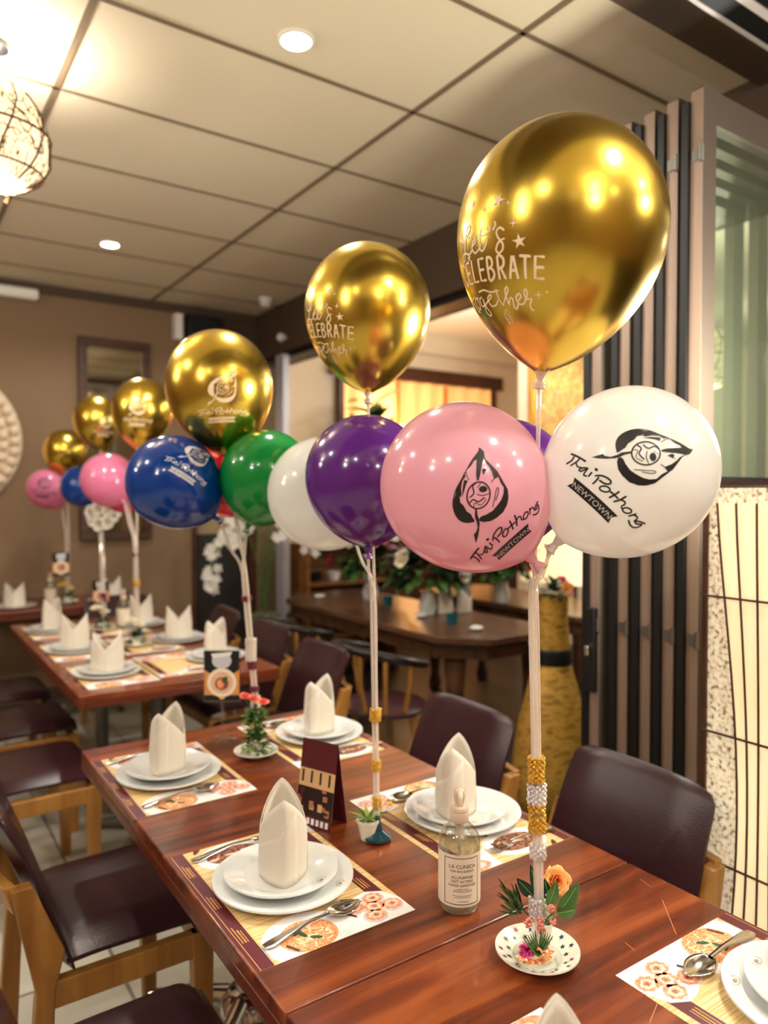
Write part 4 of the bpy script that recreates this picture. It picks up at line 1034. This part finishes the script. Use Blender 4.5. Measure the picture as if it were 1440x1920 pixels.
# ------------------------------------------------------------------ acrylic menu sign
def menu_sign(loc,rz,h,sc,lab):
    t=empty('menu_sign',loc,rz,lab,'menu sign')
    b=MB(); b.lathe([(1e-4,.0),(.04,.0),(.04,.004),(.012,.009),(.007,.02),(1e-4,.02)],ACRY,n=32); b.build('base',t)
    b=MB(); b.lathe([(.0045,.008),(.0045,h)],ACRY,n=12); b.build('stem',t)
    W=.105*sc; H=.15*sc; b=MB(); b.box((0,0,h+H/2),(W+.006,.006,H+.006),ACRY); b.build('holder',t)
    b=MB(); bg=M('sign_amber',(214,146,78),.5); bk=M('sign_black',(20,18,18),.5)
    def pp(pts,m,k): 
        V=[Vector(((x-.5)*W,-.0035-k*.0002,h+y*H)) for x,y in pts]; b.add(V,[tuple(q) for q in tessellate_polygon([V])],m)
    pp([(0,0),(1,0),(1,1),(0,1)],bg,0)
    pp([(0,.62),(.15,.55),(.5,.5),(.85,.55),(1,.62),(1,1),(0,1)],bk,1); pp([(0,0),(1,0),(1,.11),(0,.11)],bk,1)
    pp(circ(.5,.36,.42,.29,28),M('sign_cream',(240,226,200),.5),2); pp(circ(.5,.36,.32,.22,24),M('sign_pink',(226,180,150),.5),3)
    pp(circ(.5,.34,.2,.13,16),DKF,4); pp(circ(.46,.34,.1,.09,12),SCL,5); pp(circ(.58,.42,.1,.05,12,rot=.5),PGR,5)
    pp(circ(.5,.8,.28,.16,24),PW2,3); pp([(.25,.85),(.75,.9),(.8,.98),(.2,.94)],PW,4); pp(circ(.5,.055,.08,.03,12),GOLDT,3)
    b.build('picture',t,smooth=False)
sg=UZ(417,1388,.761); sg.z=T
menu_sign(sg,-YAW,.122,1.0,'clear acrylic stand with a printed dish picture on the near table')
p=UZ(190,1165,.76); p.z=T; menu_sign(p,-YAW,.10,.9,'small acrylic menu sign on the second table among the napkins')
p=Vector((.98,5.25,T)); menu_sign(p,-.3,.2,1.0,'dark acrylic menu sign on the far table before the wall')
# ------------------------------------------------------------------ folded glass doors
FRM=M('door_frame_taupe',(150,128,112),.4,.2); FRD=M('door_frame_dark',(92,82,74),.4,.3); GSK=M('black_gasket',(14,13,14),.5)
DG=clear('door_glass',(246,249,243),.02,.03,.06,(136,146,128))
def door_panel(x0,x1,y,lab,first,handle=False):
    t=empty('folding_glass_door',((x0+x1)/2,y,0),0,lab,'door','folded glass doors stacked at right')
    W=x1-x0; st=.062; th=.036; H=2.6
    for s in(-1,1):
        b=MB(); b.box((s*(W/2-st/2),0,H/2+.01),(st,th,H-.02),FRD)
        b.box((s*(W/2)+s*.0008,0,H/2+.01),(.0016,th*.98,H-.03),FRM); b.build('stile',t,smooth=False)
    b=MB(); b.box((0,0,H-.045),(W-2*st,th,.09),FRD); b.build('top_rail',t,smooth=False)
    b=MB(); b.box((0,0,.07),(W-2*st,th,.12),FRD); b.box((0,0,1.535),(W-2*st,th*.9,.03),GSK); b.build('cross_rail',t,smooth=False)
    b=MB()
    if first: b.box((0,-.006,1.33),(W-2*st,.006,2.4),DG)
    else: b.add([(-W/2+st,0,.13),(W/2-st,0,.13),(W/2-st,0,2.53),(-W/2+st,0,2.53)],[(0,1,2,3)],DG)
    b.build('pane',t,smooth=False)
    b=MB(); b.box((-W/2-.002,th/2+.012,H/2),(.02,.02,H-.06),GSK); b.build('gasket',t,smooth=False)
    b=MB(); 
    for z in(2.42,1.1,.3): b.lathe([(.007,-.022),(.007,.022)],GREYM,(-W/2-.006,-th/2,z),12); b.box((-W/2-.003,0,z),(.006,.024,.03),GREYM)
    b.build('hinge',t)
    if handle:
        b=MB(); b.box((-W/2-.012,0,1.02),(.02,.03,.26),GSK); b.box((-W/2-.03,.0,1.02),(.02,.016,.03),CHROME); b.build('handle',t,bevel=.003)
for i,(y,l) in enumerate(((1.19,'nearest folded glass door panel, its wide pane behind the standing lantern'),(1.265,'second folded glass door panel from the front of the stack'),(1.34,'third folded glass door panel from the front of the stack'),(1.42,'fourth folded glass door panel from the front of the stack'),(1.51,'rearmost folded glass door panel with a handle'))):
    door_panel(1.84-(.0 if i<4 else 0.02),2.6,y,l,i==0,i==4)
# jamb post at the far end of the opening
b=MB(); b.box((0,0,1.3),(.06,.13,2.6),M('silver_post',(196,192,196),.35,.4)); tag(b.build('door_post',loc=(2.62,5.26,0),bevel=.006),'tall silver post at the far end of the opening','post')
t=empty('glass_door',(2.62,5.5,0),0,'fixed glass panel beyond the silver post','door'); b=MB(); b.box((0,0,1.3),(.008,.40,2.56),DG); b.build('pane',t)
# ------------------------------------------------------------------ standing lantern
LPA=M('lantern_paper',(255,236,196),.7,emit=(255,226,172),es=.5)
LSP=M('speckled_paper',(110,92,70),.7,emit=(255,236,196),es=.35,var=[(214,196,162),(236,222,190),(250,240,214)],vscale=(95,95,95)); 
def lantern(c,w_,H,rz):
    t=empty('standing_lantern',(c[0],c[1],0),rz,'tall glowing paper lantern with dark ribs at the right edge','lamp')
    b=MB(); b.box((0,0,.02),(w_+.02,w_+.02,.04),DARKW); b.box((0,0,H+.005),(w_*.96,w_*.96,.01),DARKW)
    for sx in(-1,1):
        for sy in(-1,1): b.box((sx*w_/2,sy*w_/2,H/2),(.012,.012,H),DARKW)
    b.build('frame',t,smooth=False)
    b=MB(); 
    for sx,sy,dx,dy in((1,0,.002,w_-.012),(-1,0,.002,w_-.012),(0,1,w_-.012,.002),(0,-1,w_-.012,.002)):
        b.box((sx*w_/2*.985,sy*w_/2*.985,H/2+.02),(dx,dy,H-.05),LSP)
    b.build('speckled_shade',t,smooth=False)
    def wx(z): 
        u=(z-.04)/(H-.08); return w_*(.40-.19*math.sin(PI*u)**1.3)
    for q in range(4):
        Rz=Matrix.Rotation(q*PI/2,3,'Z'); b=MB(); N_=18; V=[]
        for i in range(N_+1):
            z=.04+(H-.08)*i/N_; V+=[Rz@Vector((-wx(z),-w_/2-.004,z)),Rz@Vector((wx(z),-w_/2-.004,z))]
        b.add(V,[(2*i,2*i+1,2*i+3,2*i+2) for i in range(N_)],LPA); b.build('paper_panel',t,smooth=False)
        b=MB()
        for s_ in(-.98,-.6,-.2,.2,.6,.98): b.tube([Rz@Vector((wx(.04+(H-.08)*i/N_)*s_,-w_/2-.009,.04+(H-.08)*i/N_)) for i in range(N_+1)],.0028,DARKW,5)
        for z in(H*.2,H*.42,H*.62,H*.83): b.tube([Rz@Vector((-w_/2,-w_/2-.011,z)),Rz@Vector((w_/2,-w_/2-.011,z))],.003,DARKW,5)
        b.build('rib',t)
    light('POINT',(c[0],c[1],1.75),48,(1,.95,.78),.12)
lantern((1.765,.86),.30,1.52,.0)
# ------------------------------------------------------------------ neighbouring room furnishings
t=empty('curtained_window',(4.9,6.5,0),0,'glowing orange curtained window with a carved wood lintel','window')
CUR2=M('amber_curtain',(255,196,130),.7,emit=(255,176,100),es=.55); b=MB(); V=[];n=60
for i in range(n+1):
    x=-1.0+2.0*i/n; y=-.05+.02*math.sin(i*.9); V+=[(x,y,1.0),(x,y,2.72)]
b.add(V,[(2*i,2*i+2,2*i+3,2*i+1) for i in range(n)],CUR2); b.build('curtain',t)
b=MB(); b.box((0,-.06,2.79),(2.3,.12,.15),DARKW); b.build('lintel',t,bevel=.01)
b=MB(); b.box((-.35,-.09,1.85),(.035,.03,1.7),M('orange_post',(214,120,50),.6)); b.box((.3,-.09,1.85),(.035,.03,1.7),MATS['orange_post']); b.box((-1.04,-.05,1.7),(.06,.08,2.0),DARKW);b.box((1.04,-.05,1.7),(.06,.08,2.0),DARKW); b.build('frame',t)
light('POINT',(4.6,6.2,1.9),14,(1,.66,.3),.1)
light('POINT',(4.3,6.3,2.35),8,(1,.8,.5),.04)
t=empty('gold_artwork',(5.62,4.98,.95),0,'tall gold textured artwork behind the white balloon','artwork')
GA=M('gold_relief',(236,176,70),.45,.2,var=[(252,226,150),(214,146,44),(250,240,200)],vscale=(14,14,14),bump=1,bscale=24,emit=(0,0,0)); 
b=MB(); b.box((0,-.02,1.05),(1.1,.03,2.1),GA); b.build('panel',t)
b=MB(); rect_frame(b,-.57,.57,-.02,2.12,-.02,.04,.05,M('gold_frame',(206,160,70),.3,.8)); b.build('frame',t)
light('SPOT',(5.5,4.2,3.1),24,(1,.8,.5),.05,(math.radians(35),0,0),math.radians(80))
# cream drum lantern under art
b=MB(); b.lathe([(1e-4,.36),(.24,.36),(.40,0),(.39,0),(.23,.35)],M('lamp_cream',(250,226,180),.7,emit=(255,224,166),es=.7),n=36)
t=empty('floor_lamp',(4.3,3.75,.86),0,'cream lampshade below the large white balloon','lamp'); b.build('lamp_shade',t)
b=MB(); b.lathe([(.14,-.86),(.14,-.83),(.015,-.81),(.015,.36)],DARKW,n=20); b.build('pole',t)
# carved wooden tables
NBT=wood('carved_table_top',(62,38,26),(88,58,40),(108,74,52),'Y',.35,.2); NBD=M('carved_dark',(44,27,18),.45,bump=1,bscale=18,var=[(92,58,30)],vscale=(12,12,12))
def carved_table(x0,x1,y0,y1,ch,lab,h=.76):
    t=empty('carved_table',((x0+x1)/2,(y0+y1)/2,0),0,lab,'table','carved tables in the side room'); W=(x1-x0)/2; L=(y1-y0)/2
    P=[(-W,-L+ch),(-W+ch,-L),(W-ch,-L),(W,-L+ch),(W,L-ch),(W-ch,L),(-W+ch,L),(-W,L-ch)]
    def prism(P,z0,z1,m):
        n=len(P); b.add([(x,y,z0) for x,y in P]+[(x,y,z1) for x,y in P],[tuple(reversed(range(n))),tuple(range(n,2*n))]+[(i,(i+1)%n,n+(i+1)%n,n+i) for i in range(n)],m)
    b=MB(); prism(P,h-.035,h,NBT); b.build('tabletop',t,smooth=False,bevel=.004)
    b=MB(); prism([(x*.9,y*.95) for x,y in P],h-.12,h-.036,NBD); b.build('apron',t,smooth=False)
    for sx in(-1,1):
        for sy in(-1,1):
            b=MB(); b.lathe([(.04,0),(.05,.05),(.03,.12),(.05,.3),(.045,.45),(.06,h-.12)],NBD,(sx*W*.75,sy*L*.85,0),14); b.build('leg',t)
    return t
carved_table(2.36,3.1,2.78,4.9,.2,'long carved brown table with cut corners in the side room')
carved_table(3.45,4.1,2.9,4.6,.1,'darker table behind the carved one, under the flowers')
# captain chairs
def captain():
    t=empty('curved_chair'); b=MB(); SM=M('seat_maroon',(72,38,44),.4)
    b.lathe([(1e-4,.46),(.2,.46),(.22,.445),(.2,.42),(1e-4,.42)],SM,n=28); b.build('seat',t)
    b=MB(); b.tube([(.25*math.cos(a),.25*math.sin(a),.70+.06*math.cos((a-PI/2))) for a in [PI/2-1.9+3.8*i/20 for i in range(21)]],.022,M('black_wood',(24,18,18),.3),10); b.build('back_rail',t)
    for i in range(7):
        a=PI/2-1.5+3.0*i/6; b=MB(); b.tube([(.2*math.cos(a),.2*math.sin(a),.45),(.25*math.cos(a),.25*math.sin(a),.60),(.25*math.cos(a),.25*math.sin(a),.70+.06*math.cos(a-PI/2))],[.014,.011,.013],OAK,8); b.build('spindle',t)
    for k in range(4):
        a=PI/4+k*PI/2; b=MB(); b.tube([(.14*math.cos(a),.14*math.sin(a),.43),(.2*math.cos(a),.2*math.sin(a),0)],[.02,.014],OAK,8); b.build('leg',t)
    return t
cc=captain()
for i,(x,y,rz,l) in enumerate(((2.08,3.05,PI*.5,'curved spindle back chair at the near corner of the carved table'),(2.08,3.95,PI*.5,'second curved spindle chair along the carved table'),(3.22,2.3,PI,'curved spindle chair beside the tall gold urn'))):
    o=cc if i==0 else copy_tree(cc); o.location=(x,y,0); o.rotation_euler.z=rz; tag(o,l,'chair','curved spindle chairs in the side room')
# tall gold urn
t=empty('gold_urn',(2.62,2.42,0),0,'tall gold woven urn with a black neck band','urn')
GU=M('woven_gold',(160,112,50),.45,.35,bump=1,bscale=45,var=[(206,160,72),(140,98,34)],vscale=(16,16,40))
b=MB(); b.lathe([(1e-4,0),(.15,0),(.19,.08),(.19,.2),(.165,.4),(.115,.6),(.085,.70)],GU,n=36); b.build('body',t)
b=MB(); b.lathe([(.088,.70),(.092,.72),(.088,.74),(.092,.76),(.085,.775)],BLACKP,n=32); b.build('neck_band',t)
b=MB(); b.lathe([(.082,.775),(.07,.9),(.072,1.02),(.064,1.02),(.06,.9)],GU,n=32); b.build('neck',t)
def bouquet(name,loc,lab,rad,h,nleaf,flowers,seed,z0=0):
    t=empty(name,loc,0,lab,'flowers'); random.seed(seed); b=MB()
    for k in range(nleaf):
        a=random.uniform(0,6.28); e=random.uniform(-.3,1.3); q=random.uniform(.3,1)
        dd=Vector((math.cos(a)*math.cos(e),math.sin(a)*math.cos(e),math.sin(e))); leaf(b,dd*rad*q*.75+Vector((0,0,z0+h*.4)),dd,rad*.38,rad*.19,random.choice((LEAFD,LEAFG,LEAFD)),.3,n=4)
    b.build('foliage',t)
    for k,(m,r_) in enumerate(flowers):
        a=-2.2+2.6*random.random() if k%3 else random.uniform(0,6.28); e=random.uniform(-.1,1.1); dd=Vector((math.cos(a)*math.cos(e),math.sin(a)*math.cos(e),math.sin(e)))
        b=MB(); rose(b,dd*rad*random.uniform(.75,1)+Vector((0,0,z0+h*.4)),r_,m,m,dd,3); b.build('rose',t)
    return t
bouquet('urn_flowers',(2.62,2.42,1.0),'pink and green flowers in the gold urn',.095,.06,110,[(CORAL,.035),(CORAL,.03),(PNK,.025),(CRM,.028),(ORG,.026)],41)
FL=[(CRM,.05),(CORAL,.05),(REDF,.05),(WHT,.05),(PK2,.045),(YEL,.04),(CRM,.05),(REDF,.04),(WHT,.05),(PNK,.04)]
def vase(x,y,z,lab):
    b=MB(); b.lathe([(1e-4,0),(.05,0),(.06,.05),(.04,.12),(.05,.14),(.045,.14)],CERAM,n=20); o=b.build('vase',loc=(x,y,z)); return tag(o,lab,'vase','vases on the side room tables')
for i,(x,y,rad,l) in enumerate(((2.80,3.62,.30,'large mixed bouquet below the pink balloon'),(2.85,4.35,.30,'white and yellow bouquet behind the middle stand'),(3.62,4.25,.34,'dark leafy bouquet with cream roses on the rear table'),(3.52,3.72,.26,'red rose bouquet on the rear table near the urn'))):
    z=.76; vase(x,y,z,'vase under the '+l); bouquet('flower_bouquet',(x,y,z+.14),l,rad,.2,380,FL[i:]+FL[:i],50+i,.03)
def cup(x,y,m,lab,r=.035,h=.06):
    b=MB(); b.lathe([(1e-4,.002),(r*.85,.002),(r,h),(r*.92,h),(r*.8,.008),(1e-4,.008)],m,n=20); tag(b.build('cup',loc=(x,y,.76)),lab,'cup','cups on the carved table')
TEAL=M('teal_glaze',(10,84,96),.2); 
p=UZ(848,1170,.76); cup(p.x,p.y,TEAL,'teal cup on the carved table under the pink balloon')
p=UZ(727,1135,.76); cup(p.x,p.y,TEAL,'teal cup farther back, behind the middle balloon stand')
for px,py,l in((893,1183,'crumpled white tissue beside the teal cup'),(790,1158,'small white dish on the carved table'),(600,1122,'white bowl on the wooden cabinet end')):
    p=UZ(px,py,.76); b=MB(); b.ball((0,0,.015),.035,CERAM,10,(1.2,1,.4)); tag(b.build('white_dish',loc=(p.x,p.y,.762)),l,'dish')
p=UZ(812,1140,.76); b=MB(); b.lathe([(1e-4,0),(.05,0),(.07,.05),(.06,.06),(.04,.02)],BLACKP,n=20); tag(b.build('dark_bowl',loc=(p.x,p.y,.76)),'dark bowl on the carved table by the flowers','bowl')
for px,py in((835,1150),(870,1148)):
    p=UZ(px,py,.76); n_=inst('napkin',(p.x,p.y,.76),.3,'white napkin standing on the carved table, %s of the pair'%('left' if px<850 else 'right'),'napkin','napkins on the carved table')
# sideboard
t=empty('wooden_sideboard',(3.2,5.35,0),0,'wooden shelf unit behind the opening at left','shelf')
SB=wood('sideboard_wood',(100,62,30),(134,88,44),(158,108,58),'X',.4,.1)
b=MB(); b.box((0,.1,.55),(.9,.03,1.1),SB); b.box((-.43,-.06,.55),(.03,.35,1.1),SB); b.box((.43,-.06,.55),(.03,.35,1.1),SB); b.box((0,-.06,1.09),(.9,.36,.03),SB); b.build('carcass',t,smooth=False)
for z in(.35,.78): b=MB(); b.box((0,-.06,z),(.83,.33,.025),SB); b.build('shelf',t,smooth=False)
b=MB(); b.box((0,-.22,.57),(.82,.02,.3),DARKW); b.build('drawer',t,bevel=.004)
for k in range(4): 
    b=MB(); b.lathe([(1e-4,0),(.045,0),(.06,.07),(.055,.07)],CERAM if k%2 else BLACKP,n=16); tag(b.build('bowl',loc=(2.92+k*.17,5.27,.793)),('white' if k%2 else 'black')+' bowl on the sideboard shelf, '+('far left','second from left','second from right','far right')[k],'bowl','bowls on the sideboard shelf')
vase(3.2,5.3,1.105,'vase on top of the wooden sideboard'); bouquet('flower_bouquet',(3.2,5.3,1.21),'dark leafy bouquet on top of the sideboard',.2,.2,80,[(REDF,.04),(CRM,.04),(PK2,.04)],61,.05)
# rubber plant
t=empty('rubber_plant',(3.85,5.85,0),0,'tall broad leaved plant behind the green balloon','plant'); b=MB()
b.lathe([(1e-4,0),(.14,0),(.18,.35),(.16,.35),(1e-4,.32)],DARKW,n=24); b.build('pot',t)
b=MB(); b.tube(smooth_pts([(0,0,.3),(.03,0,1.2),(0,0,2.25)],5),.015,DARKW,8); b.build('trunk',t)
b=MB(); random.seed(8)
for k in range(20):
    a=k*2.4; z=1.45+k*.047; leaf(b,(0,0,z),(math.cos(a),math.sin(a),random.uniform(.3,1.2)),random.uniform(.3,.42),.15,LEAFD if k%2 else LEAFG,.3,n=8)
leaf(b,(0,0,1.7),(RT*-.35+Vector((0,0,1))),.62,.2,LEAFD,.05,up=-FW,n=10)
leaf(b,(0,0,1.8),(RT*.45+Vector((0,0,1))),.5,.16,LEAFG,.1,up=-FW,n=10)
b.build('leaves',t)
# white orchid spray by the post
t=empty('white_orchid',(2.33,4.98,0),0,'tall white orchid spray in a green pot by the silver post','plant')
b=MB(); b.lathe([(1e-4,0),(.1,0),(.13,.5),(.1,.62),(.09,.62),(1e-4,.58)],M('green_pot',(96,110,72),.35),n=24); b.build('pot',t)
random.seed(14)
for q,(dx,h) in enumerate(((-.12,1.55),(.16,1.5),(.05,1.6),(-.2,1.25))):
    pts=smooth_pts([(0,0,.6),(dx*.3,0,1.0),(dx,-.03,h),(dx*2.0,-.05,h-.15),(dx*2.2,-.06,h-.42)],5)
    b=MB(); b.tube(pts,.006,LEAFG,6)
    for p_ in pts[9:]:
        for k in range(3):
            c=p_+Vector((random.uniform(-.04,.04),random.uniform(-.04,.04),random.uniform(-.04,.04)))
            for s_ in range(5): a=s_*1.257+k; leaf(b,c,RT*math.cos(a)+Vector((0,0,math.sin(a)))-FW*.2,.04,.03,WHT,.1,up=-FW,n=3)
    b.build('flower_spray',t)
bush(t,50,.16,.5,[LEAFD],15,.09)
